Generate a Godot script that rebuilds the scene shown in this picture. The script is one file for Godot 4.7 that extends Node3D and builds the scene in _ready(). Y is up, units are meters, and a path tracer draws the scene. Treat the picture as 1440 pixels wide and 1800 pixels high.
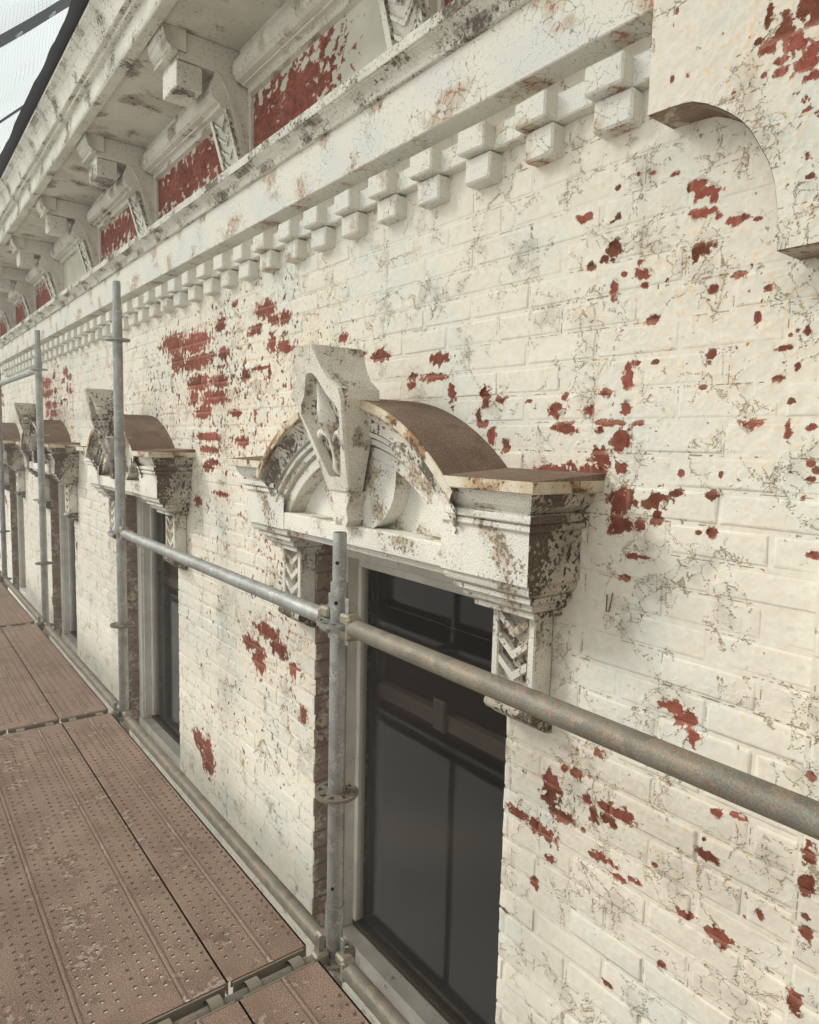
extends Node3D

# Metres. The painted wall is the plane z = 0 and faces +z; it runs away along -x. y = 0 is the eye height on the deck.
const XC := -1.89          # middle of the nearest window
const WSTEP := 2.73        # from one window to the next
const BX := -3.04          # right face of the first eave bracket
const BSTEP := 1.32
const DECK := -1.45
const SZ := 0.40           # row of scaffold uprights
const BAY := 2.16
const S0 := -1.61
const GROUND := -6.0
const COURSE := 0.0745
const CY0 := 0.062
const STRETCH := 0.225
const CX0 := -0.868
const WALL_L := -12.6
const WALL_R := 0.6

# spots where the wall shows bare brick: x, y, half width, half height
var peel_list: PackedFloat32Array = [-4.125, 0.546, 0.183, 0.054, -4.047, 0.440, 0.104, 0.063, -3.821, 0.405, 0.141, 0.034, -3.800, 0.223, 0.071, 0.043, -3.771, 0.511, 0.203, 0.051, -3.747, -1.717, 0.087, 0.048, -3.740, -0.349, 0.047, 0.026, -3.726, 0.415, 0.200, 0.038, -3.705, 0.296, 0.156, 0.042, -3.685, 0.126, 0.068, 0.021, -3.639, 0.142, 0.110, 0.033, -3.618, -1.769, 0.083, 0.094, -3.599, -0.151, 0.066, 0.030, -3.596, 0.008, 0.171, 0.021, -3.575, -0.058, 0.129, 0.017, -3.532, -0.123, 0.085, 0.017, -3.507, 0.212, 0.184, 0.036, -3.428, -0.282, 0.092, 0.012, -3.422, 0.289, 0.110, 0.032, -3.419, 0.571, 0.070, 0.031, -3.381, 0.427, 0.069, 0.031, -3.244, 0.647, 0.037, 0.015, -3.228, 0.126, 0.056, 0.015, -3.154, -0.011, 0.054, 0.026, -3.118, 0.301, 0.044, 0.026, -3.065, -0.301, 0.026, 0.038, -3.060, -0.980, 0.095, 0.034, -3.014, 0.495, 0.074, 0.021, -2.966, -1.040, 0.061, 0.069, -2.964, 0.324, 0.081, 0.008, -2.917, 0.580, 0.093, 0.034, -2.876, -0.881, 0.114, 0.032, -2.868, 0.293, 0.019, 0.024, -2.838, 0.427, 0.038, 0.041, -2.823, 0.521, 0.060, 0.020, -2.761, -0.932, 0.076, 0.037, -2.747, 0.405, 0.051, 0.017, -2.720, 0.521, 0.050, 0.026, -2.704, 0.388, 0.057, 0.016, -2.600, -0.992, 0.050, 0.035, -2.546, -1.165, 0.040, 0.038, -2.255, 0.385, 0.033, 0.015, -2.114, 0.315, 0.015, 0.007, -2.006, 0.300, 0.056, 0.019, -1.826, 0.188, 0.024, 0.013, -1.823, 0.214, 0.024, 0.013, -1.717, 0.207, 0.054, 0.012, -1.689, 0.264, 0.038, 0.019, -1.624, 0.150, 0.016, 0.030, -1.501, 0.082, 0.010, 0.017, -1.483, 0.060, 0.024, 0.011, -1.479, 0.138, 0.020, 0.028, -1.449, 0.026, 0.018, 0.022, -1.410, 0.127, 0.022, 0.010, -1.389, -0.001, 0.015, 0.019, -1.334, -1.349, 0.028, 0.006, -1.313, 0.120, 0.009, 0.004, -1.308, 0.120, 0.015, 0.005, -1.284, -1.035, 0.040, 0.014, -1.221, -1.040, 0.034, 0.017, -1.216, -1.208, 0.015, 0.017, -1.211, 0.096, 0.025, 0.018, -1.210, 0.099, 0.018, 0.013, -1.205, -0.064, 0.063, 0.014, -1.184, 0.130, 0.011, 0.011, -1.180, 0.049, 0.031, 0.015, -1.178, 0.050, 0.025, 0.014, -1.178, -1.047, 0.036, 0.020, -1.175, -0.945, 0.032, 0.016, -1.169, -0.909, 0.028, 0.039, -1.166, -1.109, 0.020, 0.008, -1.157, -0.051, 0.020, 0.016, -1.149, -0.970, 0.024, 0.013, -1.144, 0.559, 0.020, 0.010, -1.128, -0.842, 0.009, 0.010, -1.120, -0.973, 0.027, 0.016, -1.120, 0.438, 0.011, 0.008, -1.105, 0.091, 0.014, 0.011, -1.103, 0.093, 0.009, 0.009, -1.093, -0.835, 0.015, 0.016, -1.090, -0.056, 0.029, 0.018, -1.082, 0.449, 0.010, 0.008, -1.078, -0.835, 0.007, 0.011, -1.073, 0.041, 0.014, 0.009, -1.065, 0.531, 0.008, 0.004, -1.063, 0.131, 0.022, 0.007, -1.062, -0.978, 0.009, 0.007, -1.060, -0.024, 0.028, 0.023, -1.057, 0.442, 0.006, 0.005, -1.056, 0.131, 0.017, 0.009, -1.054, 0.604, 0.006, 0.005, -1.053, 0.467, 0.019, 0.018, -1.052, -0.891, 0.018, 0.012, -1.050, 0.375, 0.011, 0.020, -1.047, 0.539, 0.010, 0.010, -1.043, 0.059, 0.045, 0.007, -1.028, -0.924, 0.014, 0.021, -1.025, 0.404, 0.007, 0.006, -1.023, -0.759, 0.015, 0.012, -1.022, -1.028, 0.016, 0.009, -1.013, -0.183, 0.024, 0.021, -1.006, -0.047, 0.015, 0.015, -1.006, 0.018, 0.029, 0.023, -1.004, -0.123, 0.029, 0.033, -1.000, 0.093, 0.012, 0.020, -0.999, 0.167, 0.015, 0.025, -0.999, 0.620, 0.004, 0.005, -0.993, -1.023, 0.034, 0.009, -0.989, -0.915, 0.027, 0.015, -0.981, 0.425, 0.009, 0.005, -0.978, 0.197, 0.010, 0.006, -0.977, -0.177, 0.013, 0.015, -0.975, -0.307, 0.015, 0.008, -0.969, 0.394, 0.017, 0.011, -0.966, -0.887, 0.046, 0.018, -0.965, 0.370, 0.010, 0.006, -0.964, 0.613, 0.008, 0.004, -0.963, -1.338, 0.015, 0.006, -0.961, -0.252, 0.013, 0.007, -0.960, 0.057, 0.018, 0.007, -0.960, -0.127, 0.007, 0.007, -0.949, -1.047, 0.026, 0.008, -0.945, -0.178, 0.016, 0.011, -0.940, 0.287, 0.014, 0.011, -0.932, -0.251, 0.022, 0.004, -0.925, 0.195, 0.010, 0.005, -0.918, -0.126, 0.030, 0.012, -0.910, -0.165, 0.011, 0.010, -0.909, 0.594, 0.011, 0.005, -0.903, -1.031, 0.019, 0.006, -0.899, -0.154, 0.011, 0.017, -0.897, -0.110, 0.027, 0.012, -0.855, -0.097, 0.015, 0.008, -0.854, 0.557, 0.022, 0.012, -0.853, -0.963, 0.008, 0.005, -0.848, -0.052, 0.008, 0.007, -0.845, 0.406, 0.010, 0.012, -0.841, 0.498, 0.024, 0.010, -0.831, 0.423, 0.023, 0.014, -0.831, 0.538, 0.025, 0.014, -0.827, -0.580, 0.034, 0.013, -0.822, -1.195, 0.013, 0.008, -0.814, -0.603, 0.014, 0.016, -0.813, 0.133, 0.012, 0.005, -0.813, 0.522, 0.010, 0.012, -0.800, 0.336, 0.010, 0.007, -0.800, 0.483, 0.008, 0.007, -0.797, -0.178, 0.007, 0.006, -0.796, 0.199, 0.010, 0.012, -0.792, -0.590, 0.016, 0.021, -0.778, -0.629, 0.014, 0.018, -0.773, -1.037, 0.022, 0.009, -0.771, -0.094, 0.016, 0.010, -0.768, -0.173, 0.014, 0.010, -0.758, -0.050, 0.005, 0.008, -0.757, 0.465, 0.022, 0.009, -0.749, 0.352, 0.014, 0.008, -0.738, -0.845, 0.006, 0.005, -0.728, -0.878, 0.026, 0.009, -0.718, 0.456, 0.008, 0.004, -0.713, -0.774, 0.013, 0.009, -0.704, 0.266, 0.006, 0.009, -0.703, 0.056, 0.017, 0.012, -0.700, -1.043, 0.020, 0.021, -0.688, 0.320, 0.010, 0.007, -0.688, -1.063, 0.010, 0.007, -0.679, -1.041, 0.025, 0.008, -0.673, -0.761, 0.017, 0.010, -0.657, 0.142, 0.016, 0.006, -0.649, 0.200, 0.016, 0.005, -0.638, 0.223, 0.004, 0.004, -0.629, 0.039, 0.007, 0.018, -0.625, 0.097, 0.010, 0.006, -0.621, 0.162, 0.005, 0.007, -0.612, -0.946, 0.009, 0.011, -0.607, 0.229, 0.006, 0.010, -0.585, 0.048, 0.008, 0.006, -0.584, -0.021, 0.008, 0.006, -0.582, -0.049, 0.008, 0.005, -0.573, -0.033, 0.007, 0.008, -0.563, -0.194, 0.013, 0.009, -0.524, -0.607, 0.008, 0.009, -0.520, -1.063, 0.017, 0.019, -0.517, -0.756, 0.010, 0.021, -0.515, -0.813, 0.012, 0.023, -0.512, -0.880, 0.010, 0.008, -0.510, -0.912, 0.010, 0.010]
var M := {}
var taken := {}
var building: Node3D

func _ready() -> void:
	# ---- camera
	var cam := Camera3D.new()
	cam.name = "camera"
	cam.transform = Transform3D(Basis(Vector3(0.60772, 0.02309, -0.79381), Vector3(-0.09245, 0.99484, -0.04184), Vector3(0.78875, 0.09882, 0.60672)), Vector3(0, 0, 1.4))
	cam.fov = 72.82
	cam.near = 0.02
	cam.far = 400.0
	add_child(cam)
	cam.current = true
	# ---- sky, air, exposure
	var sm := ProceduralSkyMaterial.new()
	sm.sky_top_color = Color(0.58, 0.60, 0.62)
	sm.sky_horizon_color = Color(0.66, 0.67, 0.675)
	sm.sky_curve = 0.3
	sm.ground_bottom_color = Color(0.42, 0.42, 0.41)
	sm.ground_horizon_color = Color(0.50, 0.50, 0.49)
	var sky := Sky.new()
	sky.sky_material = sm
	var env := Environment.new()
	env.background_mode = Environment.BG_SKY
	env.sky = sky
	env.tonemap_mode = Environment.TONE_MAPPER_LINEAR
	env.tonemap_exposure = 5.6
	env.sdfgi_enabled = true
	env.ssao_enabled = true
	env.ssil_enabled = true
	env.fog_enabled = true
	env.fog_density = 0.018
	env.fog_light_color = Color(0.94, 0.94, 0.94)
	var we := WorldEnvironment.new()
	we.name = "environment"
	we.environment = env
	add_child(we)
	# ---- soft sun behind the netting, high and behind the camera's left shoulder
	var sun := DirectionalLight3D.new()
	sun.name = "sun"
	sun.light_energy = 0.5
	sun.light_angular_distance = 16.0
	sun.light_color = Color(1.0, 0.98, 0.95)
	sun.shadow_enabled = true
	add_child(sun)
	sun.look_at_from_position(Vector3(-7.0, 6.5, 7.0), Vector3.ZERO)

	make_materials()
	print("materials ", Time.get_ticks_msec())
	setting()
	building = Node3D.new()
	building.name = "painted_brick_building"
	add_child(building)
	building.position = Vector3(0, GROUND, 0)
	building.set_meta("label", "old brick building in flaking cream paint with arched window hoods")
	building.set_meta("category", "building")
	wall()
	print("wall ", Time.get_ticks_msec())
	string_course()
	corbel()
	eave()
	windows()
	hoods()
	print("hoods ", Time.get_ticks_msec())
	scaffold()
	planks()
	netting()
	room_things()
	print("done ", Time.get_ticks_msec())

# ------------------------------------------------------------------ helpers
func newst(smooth := false) -> SurfaceTool:
	var st := SurfaceTool.new()
	st.begin(Mesh.PRIMITIVE_TRIANGLES)
	st.set_smooth_group(0 if smooth else -1)
	return st

func numbered(parent: Node, called: String) -> String:
	var key := str(parent.get_instance_id()) + called
	var n: int = taken.get(key, 0)
	taken[key] = n + 1
	return called if n == 0 else "%s_%03d" % [called, n]

func fin(st: SurfaceTool) -> ArrayMesh:
	st.generate_normals()
	return st.commit()

# One named mesh under a parent. The building's own parts are given in world height, the building stands on the ground.
func part(called: String, shape, mat: Material, parent: Node) -> MeshInstance3D:
	var o := MeshInstance3D.new()
	o.name = numbered(parent, called)
	o.mesh = fin(shape) if shape is SurfaceTool else shape
	o.material_override = mat
	parent.add_child(o, true)
	if parent == building:
		o.position.y = -GROUND
	return o

func holder(called: String, parent: Node) -> Node3D:
	var o := Node3D.new()
	o.name = numbered(parent, called)
	parent.add_child(o, true)
	if parent == building:
		o.position.y = -GROUND
	return o

func thing(called: String, label: String, category: String, at := Vector3.ZERO, group := "") -> Node3D:
	var o := Node3D.new()
	o.name = numbered(self, called)
	add_child(o, true)
	o.position = at
	o.set_meta("label", label)
	o.set_meta("category", category)
	if group != "":
		o.set_meta("group", group)
	return o

var uv_rect := Rect2()      # while set, vertices take their uv from x and y

func tri(st: SurfaceTool, a: Vector3, b: Vector3, c: Vector3) -> void:
	for p in [a, b, c]:
		if uv_rect.size.x > 0.0:
			st.set_uv(Vector2((p.x - uv_rect.position.x) / uv_rect.size.x, (uv_rect.position.y - p.y) / uv_rect.size.y))
		st.add_vertex(p)

func quad(st: SurfaceTool, a: Vector3, b: Vector3, c: Vector3, d: Vector3) -> void:
	tri(st, a, b, c); tri(st, a, c, d)

func face_out(st: SurfaceTool, pts: Array, mid: Vector3) -> void:
	var a: Vector3 = pts[0]; var b: Vector3 = pts[1]; var c: Vector3 = pts[2]
	var n := (c - a).cross(b - a)
	var q := pts.duplicate()
	if n.dot((a + b + c) / 3.0 - mid) < 0.0:
		q.reverse()
	for k in range(1, q.size() - 1):
		tri(st, q[0], q[k], q[k + 1])

# box with chamfered edges, moved by xf
func box(st: SurfaceTool, lo: Vector3, hi: Vector3, b := 0.003, xf := Transform3D.IDENTITY) -> void:
	var m := (lo + hi) * 0.5
	var h := (hi - lo) * 0.5
	var mm := xf * m
	b = minf(b, minf(h.x, minf(h.y, h.z)) * 0.9)
	var V := func(ax: int, sx: float, sy: float, sz: float) -> Vector3:
		return xf * (m + Vector3(sx * (h.x - (0.0 if ax == 0 else b)), sy * (h.y - (0.0 if ax == 1 else b)), sz * (h.z - (0.0 if ax == 2 else b))))
	for s in [-1.0, 1.0]:
		face_out(st, [V.call(0, s, -1, -1), V.call(0, s, 1, -1), V.call(0, s, 1, 1), V.call(0, s, -1, 1)], mm)
		face_out(st, [V.call(1, -1, s, -1), V.call(1, 1, s, -1), V.call(1, 1, s, 1), V.call(1, -1, s, 1)], mm)
		face_out(st, [V.call(2, -1, -1, s), V.call(2, 1, -1, s), V.call(2, 1, 1, s), V.call(2, -1, 1, s)], mm)
		for t in [-1.0, 1.0]:
			face_out(st, [V.call(0, s, t, -1), V.call(0, s, t, 1), V.call(1, s, t, 1), V.call(1, s, t, -1)], mm)
			face_out(st, [V.call(0, s, -1, t), V.call(0, s, 1, t), V.call(2, s, 1, t), V.call(2, s, -1, t)], mm)
			face_out(st, [V.call(1, -1, s, t), V.call(1, 1, s, t), V.call(2, 1, s, t), V.call(2, -1, s, t)], mm)
			for r in [-1.0, 1.0]:
				face_out(st, [V.call(0, s, t, r), V.call(1, s, t, r), V.call(2, s, t, r)], mm)

# strip of quads between neighbouring rows of points
func loft(st: SurfaceTool, rows: Array, closed := false) -> void:
	for i in rows.size() - 1:
		var a: Array = rows[i]
		var b: Array = rows[i + 1]
		var n := a.size()
		for j in (n if closed else n - 1):
			var k := (j + 1) % n
			quad(st, a[j], a[k], b[k], b[j])

# flat outline (x, y) given thickness from z0 to z1, then moved by xf
func slab(st: SurfaceTool, poly: PackedVector2Array, z0: float, z1: float, xf := Transform3D.IDENTITY, back := true) -> void:
	if Geometry2D.is_polygon_clockwise(poly):
		poly.reverse()
	var t := Geometry2D.triangulate_polygon(poly)
	for i in range(0, t.size(), 3):
		var p := [poly[t[i]], poly[t[i + 1]], poly[t[i + 2]]]
		var cw: float = (p[1] - p[0]).cross(p[2] - p[0])
		if cw > 0:
			p.reverse()
		tri(st, xf * Vector3(p[0].x, p[0].y, z1), xf * Vector3(p[1].x, p[1].y, z1), xf * Vector3(p[2].x, p[2].y, z1))
		if back:
			tri(st, xf * Vector3(p[0].x, p[0].y, z0), xf * Vector3(p[2].x, p[2].y, z0), xf * Vector3(p[1].x, p[1].y, z0))
	var n := poly.size()
	for i in n:
		var a := poly[i]
		var b := poly[(i + 1) % n]
		quad(st, xf * Vector3(a.x, a.y, z1), xf * Vector3(a.x, a.y, z0), xf * Vector3(b.x, b.y, z0), xf * Vector3(b.x, b.y, z1))

func tube(st: SurfaceTool, p0: Vector3, p1: Vector3, r0: float, r1 := -1.0, seg := 20, caps := true, steps := 1) -> void:
	if r1 < 0.0:
		r1 = r0
	var d := (p1 - p0).normalized()
	var u := d.cross(Vector3(0, 0, 1) if absf(d.z) < 0.9 else Vector3(1, 0, 0)).normalized()
	var v := d.cross(u)
	var rows := []
	for k in steps + 1:
		var f := float(k) / steps
		var row := []
		for s in seg:
			var a := TAU * s / seg
			row.append(p0.lerp(p1, f) + (u * cos(a) + v * sin(a)) * lerpf(r0, r1, f))
		rows.append(row)
	st.set_smooth_group(0)
	loft(st, rows, true)
	st.set_smooth_group(-1)
	if caps:
		for s in seg:
			var k := (s + 1) % seg
			tri(st, p0, rows[0][k], rows[0][s])
			tri(st, p1, rows[steps][s], rows[steps][k])

# profile of (z, y) points run along x
func run_x(st: SurfaceTool, prof: Array, x0: float, x1: float, ends := true, steps := 1) -> void:
	var rows := []
	for k in steps + 1:
		var x := lerpf(x0, x1, float(k) / steps)
		var row := []
		for p in prof:
			row.append(Vector3(x, p[1], p[0]))
		rows.append(row)
	loft(st, rows)
	if ends:
		var poly := PackedVector2Array()
		for p in prof:
			poly.append(Vector2(p[0], p[1]))
		var t := Geometry2D.triangulate_polygon(poly)
		for i in range(0, t.size(), 3):
			for e in [0, 1]:
				var x := x0 if e == 0 else x1
				var a := poly[t[i]]; var b := poly[t[i + 1]]; var c := poly[t[i + 2]]
				if e == 0:
					tri(st, Vector3(x, a.y, a.x), Vector3(x, b.y, b.x), Vector3(x, c.y, c.x))
				else:
					tri(st, Vector3(x, a.y, a.x), Vector3(x, c.y, c.x), Vector3(x, b.y, b.x))

func rnd(seed_value: int) -> RandomNumberGenerator:
	var r := RandomNumberGenerator.new()
	r.seed = seed_value
	return r

# ------------------------------------------------------------------ materials
func noise_bytes(w: int, h: int, ppm: float, size_m: float, seed_value: int, oct := 4, cells := false, warp := 0.0, seamless := false, div := 1) -> PackedByteArray:
	var n := FastNoiseLite.new()
	n.seed = seed_value
	n.frequency = float(div) / (ppm * size_m)
	if cells:
		n.noise_type = FastNoiseLite.TYPE_CELLULAR
		n.cellular_return_type = FastNoiseLite.RETURN_DISTANCE2_SUB
		n.cellular_jitter = 1.0
		n.fractal_type = FastNoiseLite.FRACTAL_NONE
	else:
		n.noise_type = FastNoiseLite.TYPE_SIMPLEX_SMOOTH
		n.fractal_type = FastNoiseLite.FRACTAL_FBM
		n.fractal_octaves = oct
		n.fractal_gain = 0.55
	if warp > 0.0:
		n.domain_warp_enabled = true
		n.domain_warp_amplitude = warp * ppm / div
		n.domain_warp_frequency = float(div) / (ppm * size_m * 0.7)
		n.domain_warp_fractal_octaves = 3
	var im: Image
	if seamless:
		im = n.get_seamless_image(w / div, h / div, false, false, 0.12, true)
	else:
		im = n.get_image(w / div, h / div, false, false, true)
	if div > 1:
		im.resize(w, h, Image.INTERPOLATE_CUBIC)
	im.convert(Image.FORMAT_L8)
	return im.get_data()

func tex(data: PackedByteArray, w: int, h: int, fmt := Image.FORMAT_RGB8) -> ImageTexture:
	return ImageTexture.create_from_image(Image.create_from_data(w, h, false, fmt, data))

func std(color: Color, rough := 0.8, metal := 0.0) -> StandardMaterial3D:
	var m := StandardMaterial3D.new()
	m.albedo_color = color
	m.roughness = rough
	m.metallic = metal
	m.metallic_specular = 0.3
	return m

func textured(alb: Texture2D, hgt: Texture2D, relief_cm: float, span := 0.0, rough := 0.85) -> StandardMaterial3D:
	var m := std(Color.WHITE, rough)
	m.albedo_texture = alb
	if hgt != null:
		m.heightmap_enabled = true
		m.heightmap_texture = hgt
		m.heightmap_scale = relief_cm
	if span > 0.0:
		m.uv1_triplanar = true
		m.uv1_world_triplanar = true
		m.uv1_triplanar_sharpness = 6.0
		m.uv1_scale = Vector3.ONE / span
	return m

# Paint film over brick on the wall: chips where the paint has come away, crazing, stains. x0, y1 = the top left corner in metres.
func wall_paint(x0: float, y1: float, w: int, h: int, ppm: float, seed_value: int, chips: PackedFloat32Array, zones: PackedFloat32Array, chip_bias: int, craze: float, big: float) -> StandardMaterial3D:
	var na := noise_bytes(w, h, ppm, 0.05 * big, seed_value, 5, false, 0.02)
	var nb := noise_bytes(w, h, ppm, 0.5, seed_value + 1, 4, false, 0.0, false, 4)
	var nc := noise_bytes(w, h, ppm, 0.03 * big, seed_value + 2, 1, true, 0.022)
	var nd := noise_bytes(w, h, ppm, 0.12 * big, seed_value + 3, 1, true, 0.09)
	var ne := noise_bytes(w, h, ppm, 0.006, seed_value + 4, 3)
	var nf := noise_bytes(w, h, ppm, 0.02 * big, seed_value + 5, 4, false, 0.012)
	var nh := noise_bytes(w, h, ppm, 0.028 * big, seed_value + 7, 2)
	var ng := noise_bytes(w, h, ppm, 0.22, seed_value + 6, 4, false, 0.0, false, 2)
	# where paint is off, from the list of (x, y, half width, half height)
	var off := PackedByteArray()
	off.resize(w * h)
	for i in range(0, chips.size(), 4):
		var cx := (chips[i] - x0) * ppm
		var cy := (y1 - chips[i + 1]) * ppm
		var rx := maxf(chips[i + 2] * ppm, 1.5)
		var ry := maxf(chips[i + 3] * ppm, 1.5)
		for py in range(maxi(0, int(cy - ry * 2.2)), mini(h, int(cy + ry * 2.2) + 1)):
			var dy := (py - cy) / ry
			for px in range(maxi(0, int(cx - rx * 2.2)), mini(w, int(cx + rx * 2.2) + 1)):
				var dx := (px - cx) / rx
				var v := int(100.0 * (2.2 - sqrt(dx * dx + dy * dy)))
				var at := py * w + px
				if v > off[at]:
					off[at] = mini(v, 255)
	# how worn each region is
	var zw := w / 8
	var zh := h / 8
	var zd := PackedByteArray()
	zd.resize(zw * zh)
	for py in zh:
		for px in zw:
			var wx := x0 + (px + 0.5) * 8.0 / ppm
			var wy := y1 - (py + 0.5) * 8.0 / ppm
			var s := 0.0
			for i in range(0, zones.size(), 5):
				var dx := (wx - zones[i]) / zones[i + 2]
				var dy := (wy - zones[i + 1]) / zones[i + 3]
				s += zones[i + 4] * exp(-dx * dx - dy * dy)
			zd[py * zw + px] = clampi(int(s * 100.0), 0, 255)
	var zi := Image.create_from_data(zw, zh, false, Image.FORMAT_L8, zd)
	zi.resize(w, h, Image.INTERPOLATE_BILINEAR)
	zd = zi.get_data()
	# brick joints under the paint
	var jrow := PackedInt32Array()
	jrow.resize(h)
	var crow := PackedInt32Array()
	crow.resize(h)
	for py in h:
		var q := (y1 - py / ppm - CY0) / COURSE
		var f := q - floorf(q)
		jrow[py] = int(minf(f, 1.0 - f) * COURSE * 1000.0)
		crow[py] = int(floorf(q))
	var jx := [PackedInt32Array(), PackedInt32Array()]
	var bxi := [PackedInt32Array(), PackedInt32Array()]
	for par in 2:
		for px in w:
			var q := (x0 + px / ppm - CX0 - par * STRETCH * 0.5) / STRETCH
			var f := q - floorf(q)
			jx[par].append(int(minf(f, 1.0 - f) * STRETCH * 1000.0))
			bxi[par].append(int(floorf(q)) & 63)
	var tone := PackedInt32Array()
	var r := rnd(seed_value + 9)
	for i in 4096:
		tone.append(r.randi_range(-22, 20))
	var alb := PackedByteArray()
	alb.resize(w * h * 3)
	var hgt := PackedByteArray()
	hgt.resize(w * h)
	var i := 0
	for py in h:
		var jy := jrow[py]
		var par := crow[py] & 1
		var jxp: PackedInt32Array = jx[par]
		var bxp: PackedInt32Array = bxi[par]
		var cr := (crow[py] & 63) * 64
		for px in w:
			var a := na[i]
			var b := nb[i]
			var e := ne[i] - 128
			var z := zd[i]
			var g := ng[i]
			var jd := mini(jy, jxp[px])
			var field := off[i] - 104 + ((a - 128) * 3 >> 3) + ((nf[i] - 128) * 5 >> 3) + (e >> 3)
			if off[i] == 0:
				field = -200
			var small := ((nf[i] * 9 + a * 7) >> 4) - 206 + (z * 3 >> 3) + ((b - 128) >> 3) + chip_bias + (10 if jd < 5 else 0)
			if small > 0 and small * 4 > field:
				field = small * 4
			var crack := (nc[i] < 6 and g + (z >> 1) > 172) or (nd[i] < 3 and g > 112) or (jd < 1 and nf[i] > 134 and g > 118)
			var rr: int
			var gg: int
			var bb: int
			var hh: int
			if field > 0:
				var t: int = tone[(cr + bxp[px]) & 4095]
				var v := ((nh[i] - 128) >> 3) + (e >> 3)
				rr = 131 + t + v
				gg = 76 + (t >> 1) + v
				bb = 60 + (t >> 1) + v
				if jd < 5:
					rr += 22; gg += 26; bb += 24
				if field < 22 and nf[i] + (e >> 1) > 118:
					rr += 34; gg += 50; bb += 46
				hh = 92 + (e >> 5)
			else:
				rr = 230; gg = 224; bb = 209
				var cool := clampi(b - 120, 0, 90)
				rr -= cool * 7 >> 6; gg -= cool * 2 >> 6; bb += cool * 2 >> 6
				var grey := clampi(g - 165, 0, 60)
				rr -= grey * 25 >> 6; gg -= grey * 26 >> 6; bb -= grey * 26 >> 6
				var peach := clampi((z >> 1) + (nf[i] >> 1) + (nh[i] >> 1) - 168, 0, 64)
				gg -= peach * 18 >> 6; bb -= peach * 36 >> 6
				var dirt := clampi(a - 176, 0, 40)
				rr -= dirt * 20 >> 6; gg -= dirt * 22 >> 6; bb -= dirt * 24 >> 6
				var mott := ((nh[i] - 128) >> 4) + ((a - 128) >> 4) + (e >> 5)
				rr += mott >> 1; gg += (mott * 3) >> 2; bb += mott
				hh = 140 + (e >> 6) + ((a - 128) >> 4) + ((nh[i] - 128) * (40 + z) >> 9)
				if field > -22:
					hh += 22 + field
				if crack:
					rr = rr * 196 >> 8; gg = gg * 182 >> 8; bb = bb * 164 >> 8
					hh -= 46
				elif nc[i] < 24 and g + (z >> 1) > 150:
					hh += 12
			alb[i * 3] = clampi(rr, 0, 255)
			alb[i * 3 + 1] = clampi(gg, 0, 255)
			alb[i * 3 + 2] = clampi(bb, 0, 255)
			hgt[i] = clampi(hh, 0, 255)
			i += 1
	var m := textured(tex(alb, w, h), tex(hgt, w, h, Image.FORMAT_L8), 1.1)
	return m

# Paint on wood, stone or render that is not tied to one place: tiles over `span` metres.
# o: base, base2 (large patches), bare, bare2, off (0..255, higher = less bare), stain, stain_off, craze, fine (size of the flakes), relief
func trim_paint(px_side: int, span: float, seed_value: int, o: Dictionary) -> StandardMaterial3D:
	var w := px_side
	var ppm := w / span
	var fine: float = o.get("fine", 0.03)
	var na := noise_bytes(w, w, ppm, fine, seed_value, 5, false, fine * 0.5, true)
	var nb := noise_bytes(w, w, ppm, span * 0.3, seed_value + 1, 4, false, 0.0, true, 4)
	var nc := noise_bytes(w, w, ppm, o.get("cell", 0.022), seed_value + 2, 1, true, 0.016, true)
	var ne := noise_bytes(w, w, ppm, 0.005, seed_value + 3, 3, false, 0.0, true)
	var ns := noise_bytes(w, w, ppm, span * 0.16, seed_value + 4, 5, false, 0.05, true, 2)
	var base: Color = o.base
	var base2: Color = o.get("base2", base)
	var bare: Color = o.bare
	var bare2: Color = o.get("bare2", bare)
	var stain: Color = o.get("stain", base)
	var limit: int = o.get("off", 200)
	var slim: int = o.get("stain_off", 400)
	var craze: float = o.get("craze", 0.5)
	var grain: int = o.get("grain", 4)
	var alb := PackedByteArray()
	alb.resize(w * w * 3)
	var hgt := PackedByteArray()
	hgt.resize(w * w)
	for i in w * w:
		var a := na[i]
		var b := nb[i]
		var e := ne[i] - 128
		var s := ns[i]
		var c: Color
		var hh := 150 + ((a - 128) >> 5) + (e >> 6)
		var field := (a * 3 >> 2) + 32 + ((s - 128) * 5 >> 3) + ((b - 128) >> 2) + (e >> 3) - limit
		if field > 0:
			c = bare.lerp(bare2, clampf((s - 90) / 80.0, 0.0, 1.0))
			hh = 95 + (e >> 5)
		else:
			c = base.lerp(base2, clampf((b - 90) / 90.0, 0.0, 1.0))
			if s > slim:
				c = c.lerp(stain, clampf((s - slim) * 0.02 + e * 0.002, 0.0, 0.85))
			if field > -14:
				hh += 18 + field
			if nc[i] < int(8.0 * craze * (0.2 + maxi(s - 90, 0) * 0.012)):
				c = c * 0.66
				hh -= 45
		var k := e * grain / 9000.0
		alb[i * 3] = clampi(int((c.r + k) * 255.0), 0, 255)
		alb[i * 3 + 1] = clampi(int((c.g + k) * 255.0), 0, 255)
		alb[i * 3 + 2] = clampi(int((c.b + k) * 255.0), 0, 255)
		hgt[i] = clampi(hh, 0, 255)
	return textured(tex(alb, w, w), tex(hgt, w, w, Image.FORMAT_L8), o.get("relief", 0.5), span, o.get("rough", 0.85))

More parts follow.
